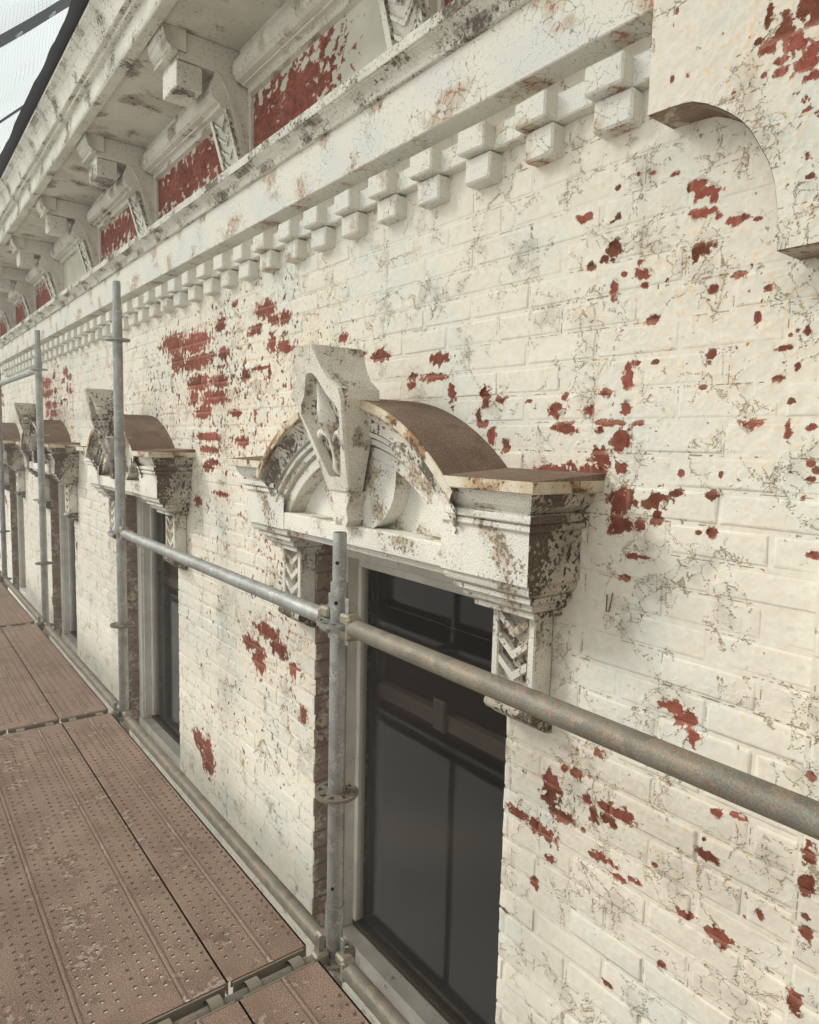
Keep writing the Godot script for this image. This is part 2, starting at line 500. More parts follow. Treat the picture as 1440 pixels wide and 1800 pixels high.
func make_materials() -> void:
	# worn regions: x, y, radius x, radius y, strength
	var zones: PackedFloat32Array = [-3.6, 0.35, 0.75, 0.45, 0.95, -3.1, 0.0, 0.5, 0.5, 0.55, -2.75, -0.75, 0.25, 0.5, 0.5, -3.4, -1.5, 0.6, 0.25, 0.5, -4.6, 0.2, 0.5, 0.4, 0.5, -5.4, -0.4, 0.9, 0.9, 0.5, -3.3, -0.9, 0.7, 0.6, 0.4, -2.55, -0.2, 0.35, 0.5, 0.5,
		-0.85, 0.42, 0.35, 0.25, 0.5, -1.05, -0.05, 0.22, 0.25, 0.55, -1.15, -0.85, 0.3, 0.25, 0.6, -0.62, 0.1, 0.2, 0.3, 0.45, -0.75, -0.95, 0.3, 0.3, 0.4, -2.3, 0.4, 0.4, 0.25, 0.55, -2.5, 0.1, 0.2, 0.5, 0.5, -2.52, -0.7, 0.12, 0.5, 0.55, -2.5, -1.3, 0.2, 0.3, 0.4]
	var corbel_chips: PackedFloat32Array = [-0.644, 0.745, 0.020, 0.020, -0.619, 0.709, 0.019, 0.016, -0.595, 0.687, 0.016, 0.019, -0.614, 0.766, 0.013, 0.022, -0.594, 0.751, 0.012, 0.019, -0.672, 0.723, 0.017, 0.010, -0.600, 0.668, 0.019, 0.013, -0.592, 0.646, 0.013, 0.008, -0.645, 0.673, 0.012, 0.008, -0.643, 0.693, 0.013, 0.007, -0.675, 0.784, 0.006, 0.018, -0.694, 0.742, 0.007, 0.005, -0.676, 0.681, 0.006, 0.005, -0.596, 0.734, 0.013, 0.009, -0.583, 0.477, 0.008, 0.005, -0.593, 0.593, 0.009, 0.004, -0.862, 0.871, 0.003, 0.007, -0.864, 0.742, 0.004, 0.007]
	var corbel_zones: PackedFloat32Array = [-0.62, 0.8, 0.2, 0.3, 0.55, -0.8, 0.75, 0.15, 0.2, 0.35, -0.58, 0.45, 0.1, 0.2, 0.5]
	var jobs := [
		["corbel", func(): return wall_paint(-0.95, 1.15, 630, 765, 900.0, 231, corbel_chips, corbel_zones, -8, 1.0, 1.1)],
		["near", func(): return wall_paint(-2.6, 0.95, 1430, 2048, 650.0, 11, peel_list, zones, -4, 1.0, 1.15)],
		["mid", func(): return wall_paint(-6.7, 0.95, 1312, 1008, 320.0, 31, peel_list, zones, 10, 1.0, 1.8)],
		["cornice", func(): return trim_paint(1024, 1.7, 51, {base = Color8(224, 221, 209), base2 = Color8(206, 203, 190), bare = Color8(76, 75, 76), bare2 = Color8(104, 95, 86), off = 178, craze = 1.4, fine = 0.02, relief = 0.6, stain = Color8(150, 142, 126), stain_off = 164})],
		["soffit", func(): return trim_paint(1024, 1.9, 61, {base = Color8(218, 214, 202), base2 = Color8(202, 198, 184), bare = Color8(80, 77, 74), bare2 = Color8(118, 100, 88), off = 204, craze = 0.8, fine = 0.045, relief = 0.5, stain = Color8(158, 148, 132), stain_off = 160})],
		["render", func(): return trim_paint(1024, 1.5, 71, {base = Color8(226, 223, 210), base2 = Color8(218, 218, 210), bare = Color8(142, 76, 60), bare2 = Color8(176, 122, 104), off = 214, craze = 0.9, cell = 0.03, fine = 0.03, relief = 0.6, stain = Color8(196, 178, 156), stain_off = 160})],
		["stone", func(): return trim_paint(1024, 1.3, 81, {base = Color8(228, 224, 211), base2 = Color8(214, 212, 202), bare = Color8(104, 102, 98), bare2 = Color8(132, 122, 110), off = 190, craze = 0.5, fine = 0.018, relief = 0.3, stain = Color8(180, 162, 138), stain_off = 158, grain = 10})],
		["key", func(): return trim_paint(512, 0.8, 181, {base = Color8(222, 217, 203), base2 = Color8(204, 198, 184), bare = Color8(112, 107, 98), off = 190, craze = 0.25, fine = 0.014, relief = 0.25, stain = Color8(160, 146, 126), stain_off = 158, grain = 14})],
		["cove", func(): return trim_paint(512, 0.9, 201, {base = Color8(214, 208, 194), base2 = Color8(186, 180, 166), bare = Color8(70, 69, 68), bare2 = Color8(104, 96, 88), off = 138, craze = 0.4, fine = 0.022, relief = 0.35, stain = Color8(150, 134, 114), stain_off = 140, grain = 10})],
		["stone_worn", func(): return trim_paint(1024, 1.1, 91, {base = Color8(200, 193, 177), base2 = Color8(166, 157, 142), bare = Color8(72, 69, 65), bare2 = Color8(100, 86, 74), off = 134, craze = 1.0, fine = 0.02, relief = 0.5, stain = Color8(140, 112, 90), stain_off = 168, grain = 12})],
		["lip", func(): return trim_paint(512, 0.9, 101, {base = Color8(212, 204, 184), base2 = Color8(184, 168, 140), bare = Color8(120, 74, 52), bare2 = Color8(92, 82, 66), off = 164, craze = 0.4, fine = 0.025, relief = 0.25, stain = Color8(152, 110, 76), stain_off = 138, grain = 8})],
		["dust", func(): return trim_paint(512, 1.4, 111, {base = Color8(136, 116, 100), base2 = Color8(120, 102, 88), bare = Color8(172, 160, 146), bare2 = Color8(110, 90, 76), off = 204, craze = 0.0, fine = 0.012, relief = 0.12, grain = 16, stain = Color8(112, 92, 76), stain_off = 150})],
		["galv", func(): return trim_paint(512, 0.5, 121, {base = Color8(166, 168, 164), base2 = Color8(146, 147, 143), bare = Color8(122, 114, 104), bare2 = Color8(182, 182, 178), off = 178, craze = 0.0, fine = 0.012, relief = 0.03, grain = 8, rough = 0.5})],
		["dusty_galv", func(): return trim_paint(512, 0.5, 131, {base = Color8(138, 134, 121), base2 = Color8(120, 119, 110), bare = Color8(128, 112, 97), bare2 = Color8(146, 132, 116), off = 142, craze = 0.0, fine = 0.02, relief = 0.03, grain = 6, rough = 0.6})],
		["deck", func(): return trim_paint(1024, 1.2, 141, {base = Color8(148, 126, 110), base2 = Color8(134, 112, 97), bare = Color8(122, 104, 90), bare2 = Color8(166, 148, 131), off = 190, craze = 0.0, fine = 0.03, relief = 0.06, grain = 16, rough = 0.72, stain = Color8(116, 97, 84), stain_off = 164})],
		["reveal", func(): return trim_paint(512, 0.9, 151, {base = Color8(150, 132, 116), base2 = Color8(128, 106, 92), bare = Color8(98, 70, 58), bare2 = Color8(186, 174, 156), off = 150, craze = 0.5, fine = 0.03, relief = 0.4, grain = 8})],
		["frame", func(): return trim_paint(512, 1.1, 161, {base = Color8(212, 208, 196), base2 = Color8(196, 192, 180), bare = Color8(120, 98, 80), off = 228, craze = 0.25, fine = 0.02, relief = 0.15, grain = 4, stain = Color8(160, 140, 120), stain_off = 190})],
		["street", func(): return trim_paint(512, 3.0, 171, {base = Color8(150, 147, 140), base2 = Color8(138, 135, 128), bare = Color8(160, 156, 148), off = 190, craze = 0.3, fine = 0.05, relief = 0.3})],
		["frieze", func(): return frieze_paint()],
	]
	var made := []
	made.resize(jobs.size())
	var run_job := func(i: int) -> void: made[i] = jobs[i][1].call()
	WorkerThreadPool.wait_for_group_task_completion(WorkerThreadPool.add_group_task(run_job, jobs.size(), -1, true))
	for i in jobs.size():
		M[jobs[i][0]] = made[i]
	M.galv.metallic = 0.55
	M.dusty_galv.metallic = 0.35
	M.frame_grey = std(Color8(176, 176, 168), 0.6)
	M.sash = std(Color8(72, 65, 56), 0.7)
	M.felt = std(Color8(34, 33, 36), 0.9)
	M.mortar_low = std(Color8(214, 206, 190), 0.9)
	M.hardware = std(Color8(150, 140, 124), 0.55, 0.4)
	M.room = std(Color8(92, 76, 60), 0.95)
	M.flake = std(Color8(214, 204, 186), 0.9)
	M.rust_wire = std(Color8(110, 84, 66), 0.8)
	var glass := std(Color(0.20, 0.20, 0.18, 0.14), 0.03)
	glass.transparency = BaseMaterial3D.TRANSPARENCY_ALPHA
	glass.metallic_specular = 0.3
	M.glass = glass
	M.net = net_material(Color(0.96, 0.97, 0.96), 0.62, 0.9)
	M.net_roof = net_material(Color(0.90, 0.93, 0.91), 0.93, 0.75)
	M.net_band = net_material(Color(0.20, 0.20, 0.21), 1.0, 0.1)
	M.eyelet = std(Color8(232, 234, 232), 0.7)
	M.net_cord = std(Color8(84, 84, 88), 0.8)

# Woven sheet: threads a little denser than the gaps.
func net_material(c: Color, cover: float, through: float) -> StandardMaterial3D:
	var n := 256
	var d := PackedByteArray()
	d.resize(n * n * 4)
	for y in n:
		for x in n:
			var i := (y * n + x) * 4
			var thread := (x % 16) < 3 or (y % 16) < 3
			var k := 0.80 if thread else 1.0
			d[i] = int(c.r * k * 255.0)
			d[i + 1] = int(c.g * k * 255.0)
			d[i + 2] = int(c.b * k * 255.0)
			d[i + 3] = int((0.95 if thread else cover * 0.85) * 255.0)
	var m := std(Color.WHITE, 0.9)
	m.albedo_texture = tex(d, n, n, Image.FORMAT_RGBA8)
	m.transparency = BaseMaterial3D.TRANSPARENCY_ALPHA
	m.backlight_enabled = true
	m.backlight = Color(through, through, through)
	m.uv1_scale = Vector3(1.6, 1.6, 1.6)
	return m

# Red brick of the frieze, six bays wide, with what is left of its paint.
func frieze_paint() -> StandardMaterial3D:
	var w := 2048
	var h := 160
	var ppm := w / (6.0 * BSTEP)
	var na := noise_bytes(w, h, ppm, 0.09, 211, 5, false, 0.05)
	var ne := noise_bytes(w, h, ppm, 0.012, 212, 3)
	var nb := noise_bytes(w, h, ppm, 0.3, 213, 3)
	var nd := noise_bytes(w, h, ppm, 0.05, 214, 4)
	# per bay from the left end: share of paint (from the top), (from the bottom), and where along the bay the paint takes over
	var keep := [[0.25, 0.2, 1.1], [0.3, 0.15, 1.1], [0.9, 0.9, 0.0], [0.22, 0.5, 1.05], [0.2, 0.46, 1.0], [0.3, 0.26, 0.42]]
	var alb := PackedByteArray()
	alb.resize(w * h * 3)
	var hgt := PackedByteArray()
	hgt.resize(w * h)
	for y in h:
		var v := float(y) / h
		for x in w:
			var i := y * w + x
			var q := 6.0 * x / w
			var bay: Array = keep[mini(5, int(q))]
			var u := q - floorf(q)
			var f := (na[i] - 128) / 128.0
			var paint := maxf(maxf(bay[0] - v, v - 1.0 + bay[1] * 0.8) * 3.0, (u - bay[2]) * 4.0 - 0.35 * v) + f * 1.15 - 0.16
			var e := (ne[i] - 128) >> 2
			var c: Array
			if paint > 0.0:
				var s := (nb[i] - 128) >> 3
				c = [202 + s, 200 + s, 184 + s]
				hgt[i] = 150 + (e >> 2) + int(minf(paint, 0.1) * -100.0) + 14
			else:
				var t := (nb[i] - 128) >> 2
				var b := int(nd[i] - 128) >> 2
				c = [136 + (t >> 1) + e + b, 80 + (t >> 1) + e + (b >> 1), 66 + (t >> 1) + e + (b >> 1)]
				hgt[i] = 90 + (e >> 1)
			for k in 3:
				alb[i * 3 + k] = clampi(c[k], 0, 255)
	return textured(tex(alb, w, h), tex(hgt, w, h, Image.FORMAT_L8), 0.5)

# ------------------------------------------------------------------ setting
func setting() -> void:
	var st := newst()
	quad(st, Vector3(-40, GROUND, -40), Vector3(40, GROUND, -40), Vector3(40, GROUND, 40), Vector3(-40, GROUND, 40))
	var g := part("street", st, M.street, self)
	g.set_meta("kind", "structure")
	g.set_meta("label", "pale grey paved street far below the scaffold deck")
	g.set_meta("category", "street")

# ------------------------------------------------------------------ wall
func uv_near(x: float, y: float) -> Vector2:
	return Vector2((x + 2.6) / 2.2, (0.95 - y) / 3.15)

func uv_mid(x: float, y: float) -> Vector2:
	return Vector2((x + 6.7) / 4.1, (0.95 - y) / 3.15)

func wall_rect(st: SurfaceTool, near: bool, x0: float, x1: float, y0: float, y1: float, z: float) -> void:
	for p in [[x0, y1], [x1, y1], [x1, y0], [x0, y1], [x1, y0], [x0, y0]]:
		st.set_uv(uv_near(p[0], p[1]) if near else uv_mid(p[0], p[1]))
		st.add_vertex(Vector3(p[0], p[1], z))

func one_brick(st: SurfaceTool, near: bool, x0: float, x1: float, y0: float, y1: float, z: float, r: RandomNumberGenerator, simple: bool) -> void:
	var deep := lerpf(0.0034, 0.0006, smoothstep(-0.9, 0.15, (y0 + y1) * 0.5)) * r.randf_range(0.5, 1.5)
	if x0 < -2.4:
		deep = r.randf_range(0.0006, 0.0022)
	if r.randf() < 0.3:
		deep *= 0.3
	var xs := [x0, x0 + 0.0035, x0 + 0.009, x1 - 0.009, x1 - 0.0035, x1]
	var ys := [y0, y0 + 0.0035, y0 + 0.009, y1 - 0.008, y1 - 0.003, y1]
	if simple:
		xs = [x0, x0 + 0.005, x1 - 0.005, x1]
		ys = [y0, y0 + 0.005, y1 - 0.005, y1]
	var lift := r.randf_range(-0.0010, 0.0012)
	var tx := r.randf_range(-0.0010, 0.0010)
	var ty := r.randf_range(-0.0006, 0.0012)
	var nx := xs.size()
	var g := []
	for j in nx:
		for i in nx:
			var ring := mini(mini(i, nx - 1 - i), mini(j, nx - 1 - j))
			var fx: float = (xs[i] - x0) / (x1 - x0) - 0.5
			var fy: float = (ys[j] - y0) / (y1 - y0) - 0.5
			var zz := z - 0.0032 - 0.002
			if ring > 0:
				zz = z - 0.0032 + deep + lift + tx * fx * 2.0 - ty * fy * 2.0
				zz -= (deep * 0.22 if ring == 1 and not simple else 0.0)
			g.append(Vector3(xs[i] + r.randf_range(-0.0022, 0.0022), ys[j] + r.randf_range(-0.0018, 0.0018), zz + (r.randf_range(-0.0004, 0.0004) if ring > 0 else 0.0)))
	for j in nx - 1:
		for i in nx - 1:
			var a: int = j * nx + i
			for k in [a + nx, a + nx + 1, a + 1, a + nx, a + 1, a]:
				var p: Vector3 = g[k]
				st.set_uv(uv_near(p.x, p.y) if near else uv_mid(p.x, p.y))
				st.add_vertex(p)

func seen_size(p: Vector3) -> float:
	var d := p - Vector3(0, 0, 1.4)
	var cx := d.dot(Vector3(0.60772, 0.02309, -0.79381))
	var cy := d.dot(Vector3(-0.09245, 0.99484, -0.04184))
	var cz := -d.dot(Vector3(0.78875, 0.09882, 0.60672))
	if cz < 0.2 or absf(cx / cz) > 0.62 or absf(cy / cz) > 0.77:
		return 0.0
	return 1.4 / (d.length() * cz * cz)

func wall() -> void:
	var w := holder("wall", building)
	var near := newst()
	var mid := newst()
	var spans := []          # x0, x1, under/over a window
	var at := WALL_L
	for k in [3, 2, 1, 0]:
		var l: float = XC - k * WSTEP - 0.553
		spans.append([at, l, false])
		spans.append([l, l + 1.106, true])
		at = l + 1.106
	spans.append([at, WALL_R, false])
	var core := newst()
	for s in spans:
		var pieces := [[s[0], s[1]]]
		if s[0] < -2.6 and s[1] > -2.6:
			pieces = [[s[0], -2.6], [-2.6, s[1]]]
		for p in pieces:
			var n: bool = p[0] >= -2.601
			var st := near if n else mid
			if s[2]:
				wall_rect(st, n, p[0], p[1], -0.34, 0.95, -0.0032)
				wall_rect(st, n, p[0], p[1], -2.3, -2.15, -0.0032)
			else:
				wall_rect(st, n, p[0], p[1], -2.3, 0.95, -0.0032)
		if s[2]:
			box(core, Vector3(s[0], -0.36, -0.28), Vector3(s[1], 1.9, -0.006), 0.001)
			box(core, Vector3(s[0], -2.3, -0.28), Vector3(s[1], -2.15, -0.006), 0.001)
		else:
			box(core, Vector3(s[0], -2.3, -0.28), Vector3(s[1], 1.9, -0.006), 0.001)
	wall_rect(near, true, -0.54, WALL_R, -2.3, 0.6, 0.0288)
	quad(near, Vector3(-0.54, -2.3, -0.01), Vector3(-0.54, -2.3, 0.0288), Vector3(-0.54, 0.6, 0.0288), Vector3(-0.54, 0.6, -0.01))
	part("mortar_bed", near, M.near, w)
	part("mortar_bed", mid, M.mid, w)
	part("wall_core", core, M.reveal, w)
	var low := newst()
	box(low, Vector3(WALL_L, GROUND, -0.28), Vector3(WALL_R, -2.302, -0.002), 0.001)
	part("lower_wall", low, M.mortar_low, w)
	# the next bay of the front stands forward to the right of the picture
	var wing := newst()
	box(wing, Vector3(WALL_R, GROUND, -0.28), Vector3(WALL_R + 2.5, 2.4, 1.9), 0.01)
	part("projecting_bay", wing, M.reveal, w)
	# every brick of the front, in running bond
	var r := rnd(5)
	var list := []
	for row in range(int(floorf((-2.25 - CY0) / COURSE)), int(ceilf((0.86 - CY0) / COURSE))):
		var y0 := CY0 + row * COURSE + 0.0042
		var y1 := y0 + COURSE - 0.0084
		var par := row & 1
		var k0 := int(floorf((WALL_L - CX0) / STRETCH)) - 1
		for k in range(k0, int((WALL_R - CX0) / STRETCH) + 1):
			var x0 := CX0 + par * STRETCH * 0.5 + k * STRETCH + 0.0042
			var x1 := x0 + STRETCH - 0.0084
			var shift := r.randf_range(-0.004, 0.004)
			x0 += shift; x1 += shift
			var bits := [[x0, x1]]
			for n in 4:
				var l: float = XC - n * WSTEP - 0.545
				var rr: float = l + 1.09
				if y0 > -0.37 or y1 < -2.14:
					continue
				var nb := []
				for b in bits:
					if b[1] <= l or b[0] >= rr:
						nb.append(b)
					else:
						if b[0] < l - 0.02:
							nb.append([b[0], l])
						if b[1] > rr + 0.02:
							nb.append([rr, b[1]])
				bits = nb
			var nb2 := []
			for b in bits:
				if b[0] < -0.54 and b[1] > -0.54 and y0 < 0.6:
					if b[0] < -0.57:
						nb2.append([b[0], -0.542])
					if b[1] > -0.51:
						nb2.append([-0.537, b[1]])
				else:
					nb2.append(b)
			for b in nb2:
				if b[1] < WALL_L + 0.02 or b[0] > WALL_R - 0.02:
					continue
				var c := Vector3((b[0] + b[1]) * 0.5, (y0 + y1) * 0.5, 0)
				list.append([seen_size(c), b[0], b[1], y0, y1, 0.032 if c.x > -0.54 and y0 < 0.6 else 0.0])
	list.sort_custom(func(a, b): return a[0] > b[0])
	var restn := newst(true)
	var restm := newst(true)
	for i in list.size():
		var b: Array = list[i]
		var n: bool = b[1] > -2.6
		if i < 290 and b[0] > 0.0:
			var st := newst(true)
			one_brick(st, n, b[1], b[2], b[3], b[4], b[5], r, false)
			part("brick", st, M.near if n else M.mid, w)
		else:
			one_brick(restn if n else restm, n, b[1], b[2], b[3], b[4], b[5], r, false)
	part("further_bricks", restn, M.near, w).set_meta("kind", "stuff")
	part("further_bricks", restm, M.mid, w).set_meta("kind", "stuff")
	flakes(w)
	# brick ends in the window reveals that face the camera
	for n in 4:
		var l: float = XC - n * WSTEP - 0.545
		var rest := newst()
		for row in range(int(floorf((-2.1 - CY0) / COURSE)), int(ceilf((-0.37 - CY0) / COURSE))):
			var y0 := CY0 + row * COURSE + 0.002
			var st := newst()
			var dx := r.randf_range(-0.003, 0.002)
			box(st if n < 2 else rest, Vector3(l - 0.08, y0, -0.14), Vector3(l + dx, y0 + COURSE - 0.004, -0.004), 0.005)
			if n < 2:
				part("reveal_brick", st, M.reveal, w)
		if n >= 2:
			part("reveal_bricks", rest, M.reveal, w)

# Curled paint at the edges of the larger bare spots.
func flakes(w: Node3D) -> void:
	var r := rnd(77)
	for i in range(0, peel_list.size(), 4):
		var c := Vector2(peel_list[i], peel_list[i + 1])
		var rx := peel_list[i + 2]
		var ry := peel_list[i + 3]
		if c.x < -2.3 or rx * ry < 0.0001 or r.randf() < 0.35:
			continue
		for n in 1 + int(rx * ry > 0.0004):
			var ang := r.randf_range(0.2, PI - 0.2) * (1.0 if r.randf() < 0.75 else -1.0)
			var d := Vector2(cos(ang), sin(ang))
			var p := c + Vector2(d.x * rx, d.y * ry) * 1.05
			var long := clampf(minf(rx, ry) * r.randf_range(0.35, 0.7), 0.004, 0.010)
			var wide := r.randf_range(0.008, 0.020)
			var t := Vector2(-d.y, d.x)
			var z0 := 0.0335 if c.x > -0.54 else 0.0015
			var st := newst(true)
			var rows := []
			for a in 5:
				var f := a / 4.0
				var row := []
				for b in 5:
					var g := b / 4.0 - 0.5
					var q := p + d * (0.004 - long * f) + t * wide * g * (1.0 - 0.45 * f * f) + t * 0.003 * sin(f * 5.0 + i) + d * 0.0022 * sin(g * 19.0 + i * 1.7) * f
					row.append(Vector3(q.x, q.y, z0 + long * 0.5 * pow(f, 1.6) + 0.0015 * cos(g * 5.0) * f + 0.0012 * r.randf()))
				rows.append(row)
			loft(st, rows)
			part("paint_flake", st, M.flake, w)
	# bent wire left in the wall
	var st := newst()
	tube(st, Vector3(-1.02, -0.355, 0.004), Vector3(-1.016, -0.394, 0.010), 0.0016, -1.0, 8)
	tube(st, Vector3(-1.016, -0.394, 0.010), Vector3(-1.008, -0.394, 0.010), 0.0016, -1.0, 8)
	tube(st, Vector3(-1.008, -0.394, 0.010), Vector3(-1.004, -0.348, 0.004), 0.0016, -1.0, 8)
	part("bent_wire", st, M.rust_wire, w)

# ------------------------------------------------------------------ band, dentils, corbel
func string_course() -> void:
	var st := newst()
	run_x(st, [[-0.006, 0.914], [0.071, 0.914], [0.074, 0.917], [0.074, 1.088], [-0.006, 1.088]], WALL_L, -0.918)
	part("fascia_band", st, M.render, building)
	st = newst()
	run_x(st, [[-0.006, 1.0885], [0.088, 1.0885], [0.091, 1.092], [0.092, 1.100], [0.096, 1.110], [0.104, 1.119], [0.115, 1.126], [0.126, 1.130], [0.130, 1.133], [0.135, 1.134], [0.137, 1.137], [0.137, 1.166], [0.134, 1.170], [-0.006, 1.196]], WALL_L, 0.5)
	part("ledge_moulding", st, M.cornice, building)
	st = newst()
	box(st, Vector3(WALL_L, 0.80, -0.006), Vector3(-0.918, 0.864, 0.033), 0.004)
	part("dentil_course", st, M.render, building)
	var up := newst()
	box(up, Vector3(-0.053, -0.033, -0.03), Vector3(0.053, 0.033, 0.024), 0.005)
	var um := fin(up)
	var lo := newst()
	box(lo, Vector3(-0.052, -0.0375, -0.03), Vector3(0.052, 0.0375, 0.028), 0.006)
	var lm := fin(lo)
	var r := rnd(17)
	for k in range(-1, 42):
		var x := -1.273 - 0.2205 * k
		var a := part("dentil", um, M.render, building)
		a.position += Vector3(x + r.randf_range(-0.003, 0.003), 0.832, 0.052 + r.randf_range(-0.002, 0.002))
		a.rotation = Vector3(r.randf_range(-0.03, 0.03), r.randf_range(-0.04, 0.04), r.randf_range(-0.025, 0.025))
		a.scale = Vector3(r.randf_range(0.93, 1.04), r.randf_range(0.94, 1.02), r.randf_range(0.9, 1.05))
		var b := part("dentil", lm, M.render, building)
		b.position += Vector3(x + 0.004 + r.randf_range(-0.004, 0.004), 0.7605, 0.018 + r.randf_range(-0.002, 0.002))
		b.rotation = Vector3(r.randf_range(-0.03, 0.03), r.randf_range(-0.04, 0.04), r.randf_range(-0.03, 0.03))
		b.scale = Vector3(r.randf_range(0.92, 1.04), r.randf_range(0.94, 1.03), r.randf_range(0.88, 1.06))

func corbel() -> void:
	var st := newst()
	var p := PackedVector2Array([Vector2(-0.917, 1.087), Vector2(-0.917, 0.692), Vector2(-0.865, 0.690), Vector2(-0.840, 0.688), Vector2(-0.816, 0.684), Vector2(-0.787, 0.670), Vector2(-0.759, 0.652), Vector2(-0.735, 0.634), Vector2(-0.712, 0.613), Vector2(-0.695, 0.592), Vector2(-0.681, 0.569), Vector2(-0.657, 0.526), Vector2(-0.643, 0.486), Vector2(-0.634, 0.435), Vector2(-0.630, 0.362), Vector2(0.5, 0.362), Vector2(0.5, 1.087)])
	uv_rect = Rect2(-0.95, 1.15, 0.7, 0.85)
	slab(st, p, -0.004, 0.092)
	uv_rect = Rect2()
	part("corbel", st, M.corbel, building)
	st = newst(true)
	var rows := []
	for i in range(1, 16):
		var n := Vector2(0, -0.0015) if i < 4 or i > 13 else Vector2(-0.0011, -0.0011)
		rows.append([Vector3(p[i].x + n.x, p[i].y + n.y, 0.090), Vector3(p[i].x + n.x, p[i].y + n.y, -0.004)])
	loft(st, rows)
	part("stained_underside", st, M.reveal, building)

# ------------------------------------------------------------------ eave
func eave() -> void:
	var st := newst()
	box(st, Vector3(WALL_L, 1.69, -0.3), Vector3(WALL_R, 1.73, 0.42), 0.001)
	part("soffit_board", st, M.soffit, building)
	st = newst()
	run_x(st, [[0.40, 1.735], [0.405, 1.674], [0.452, 1.671], [0.4565, 1.675], [0.46, 1.682], [0.46, 1.756], [0.463, 1.760], [0.481, 1.7605], [0.486, 1.763], [0.487, 1.772], [0.489, 1.776], [0.505, 1.7765], [0.510, 1.780], [0.514, 1.795], [0.521, 1.815], [0.532, 1.838], [0.548, 1.860], [0.566, 1.876], [0.572, 1.880], [0.575, 1.884], [0.575, 1.896], [0.40, 1.90]], WALL_L, WALL_R)
	part("crown_moulding", st, M.cornice, building)
	st = newst()
	run_x(st, [[0.40, 1.9005], [0.40, 1.74], [-0.3, 1.74], [-0.3, 2.3], [-3.0, 3.2], [-6.0, 2.3], [-6.0, 2.4], [-3.0, 3.3], [-0.25, 2.4], [0.57, 1.93], [0.57, 1.9005]], WALL_L, WALL_R)
	part("roof", st, M.felt, building)
	# edge of the roofing felt that hangs over the gutter line
	st = newst(true)
	var nz := FastNoiseLite.new()
	nz.seed = 3
	nz.frequency = 1.1
	var rows := []
	for k in 181:
		var x := lerpf(WALL_L, WALL_R, k / 180.0)
		var a := nz.get_noise_2d(x, 0.0)
		var b := nz.get_noise_2d(x, 9.0)
		rows.append([Vector3(x, 1.93, 0.44), Vector3(x, 1.965 + 0.016 * b, 0.605 + 0.016 * a), Vector3(x, 1.958 + 0.016 * b, 0.612 + 0.016 * a), Vector3(x, 1.897, 0.584), Vector3(x, 1.892, 0.578), Vector3(x, 1.8965, 0.572)])
	loft(st, rows)
	part("roofing_felt", st, M.felt, building)
	# frieze panels, bed mouldings and brackets
	var arm := newst()
	box(arm, Vector3(-0.19, 1.572, 0.002), Vector3(0, 1.6895, 0.335), 0.004)
	box(arm, Vector3(-0.205, 1.586, 0.335), Vector3(0.012, 1.602, 0.368), 0.003)
	var rp := [[0.30, 1.689], [0.30, 1.6025], [0.352, 1.6025]]
	for k in 9:
		var t := PI * 0.5 * k / 8.0
		rp.append([0.352 + 0.045 * sin(t), 1.689 - 0.0865 * cos(t)])
	arm.set_smooth_group(0)
	run_x(arm, rp, -0.20, 0.008)
	var am := fin(arm)
	var drop := newst()
	box(drop, Vector3(-0.182, 1.468, 0.225), Vector3(-0.008, 1.5715, 0.338), 0.004)
	var dm := fin(drop)
	var con := newst()
	var cp := [[0.0, 1.19], [0.030, 1.19], [0.036, 1.20], [0.055, 1.262], [0.073, 1.318], [0.090, 1.372], [0.106, 1.43], [0.112, 1.436], [0.145, 1.437], [0.149, 1.441], [0.149, 1.452], [0.168, 1.456], [0.182, 1.468], [0.190, 1.486], [0.192, 1.508], [0.186, 1.530], [0.172, 1.545], [0.172, 1.5715], [0.0, 1.5715]]
	run_x(con, cp, -0.186, -0.004)
	var cm := fin(con)
	var pil := newst()
	box(pil, Vector3(-0.2, 1.188, -0.004), Vector3(0.012, 1.5715, 0.016), 0.003)
	var pm := fin(pil)
	var rims := []
	for s in [[-0.186, -0.160], [-0.030, -0.004]]:
		var rim := newst()
		run_x(rim, [[0.034, 1.19], [0.052, 1.19], [0.124, 1.4358], [0.10, 1.4358]], s[0], s[1])
		rims.append(fin(rim))
	var chev := newst()
	var xf := Transform3D(Basis(Vector3(1, 0, 0), Vector3(0, 0.957, 0.29), Vector3(0, -0.29, 0.957)), Vector3(-0.095, 1.22, 0.040))
	slab(chev, PackedVector2Array([Vector2(-0.058, 0.052), Vector2(-0.058, 0.036), Vector2(0, -0.004), Vector2(0.058, 0.036), Vector2(0.058, 0.052), Vector2(0, 0.013)]), -0.004, 0.012, xf)
	var vm := fin(chev)
	var side := newst()
	# raised curved edge on the right cheek
	var curve := []
	for k in 11:
		var t := k / 10.0
		curve.append(Vector2(0.155 - 0.135 * t, 1.57 - 0.30 * t + 0.05 * sin(PI * t)))
	var sp := PackedVector2Array()
	for c in curve:
		sp.append(Vector2(c.x, c.y))
	for k in 11:
		var c: Vector2 = curve[10 - k]
		sp.append(Vector2(c.x + 0.03 - 0.015 * k / 10.0, c.y + 0.012))
	slab(side, sp, -0.006, 0.004, Transform3D(Basis(Vector3(0, 0, 1), Vector3(0, 1, 0), Vector3(-1, 0, 0)), Vector3(-0.004, 0, 0)))
	var sdm := fin(side)
	var bed := [[-0.004, 1.52], [0.022, 1.522], [0.026, 1.528], [0.026, 1.541], [0.034, 1.545], [0.052, 1.5465], [0.056, 1.552]]
	for k in 9:
		var t := PI * k / 8.0
		bed.append([0.062 + 0.042 * sin(t), 1.602 - 0.05 * cos(t)])
	bed.append([0.066, 1.656])
	bed.append([0.066, 1.6895])
	bed.append([-0.004, 1.6895])
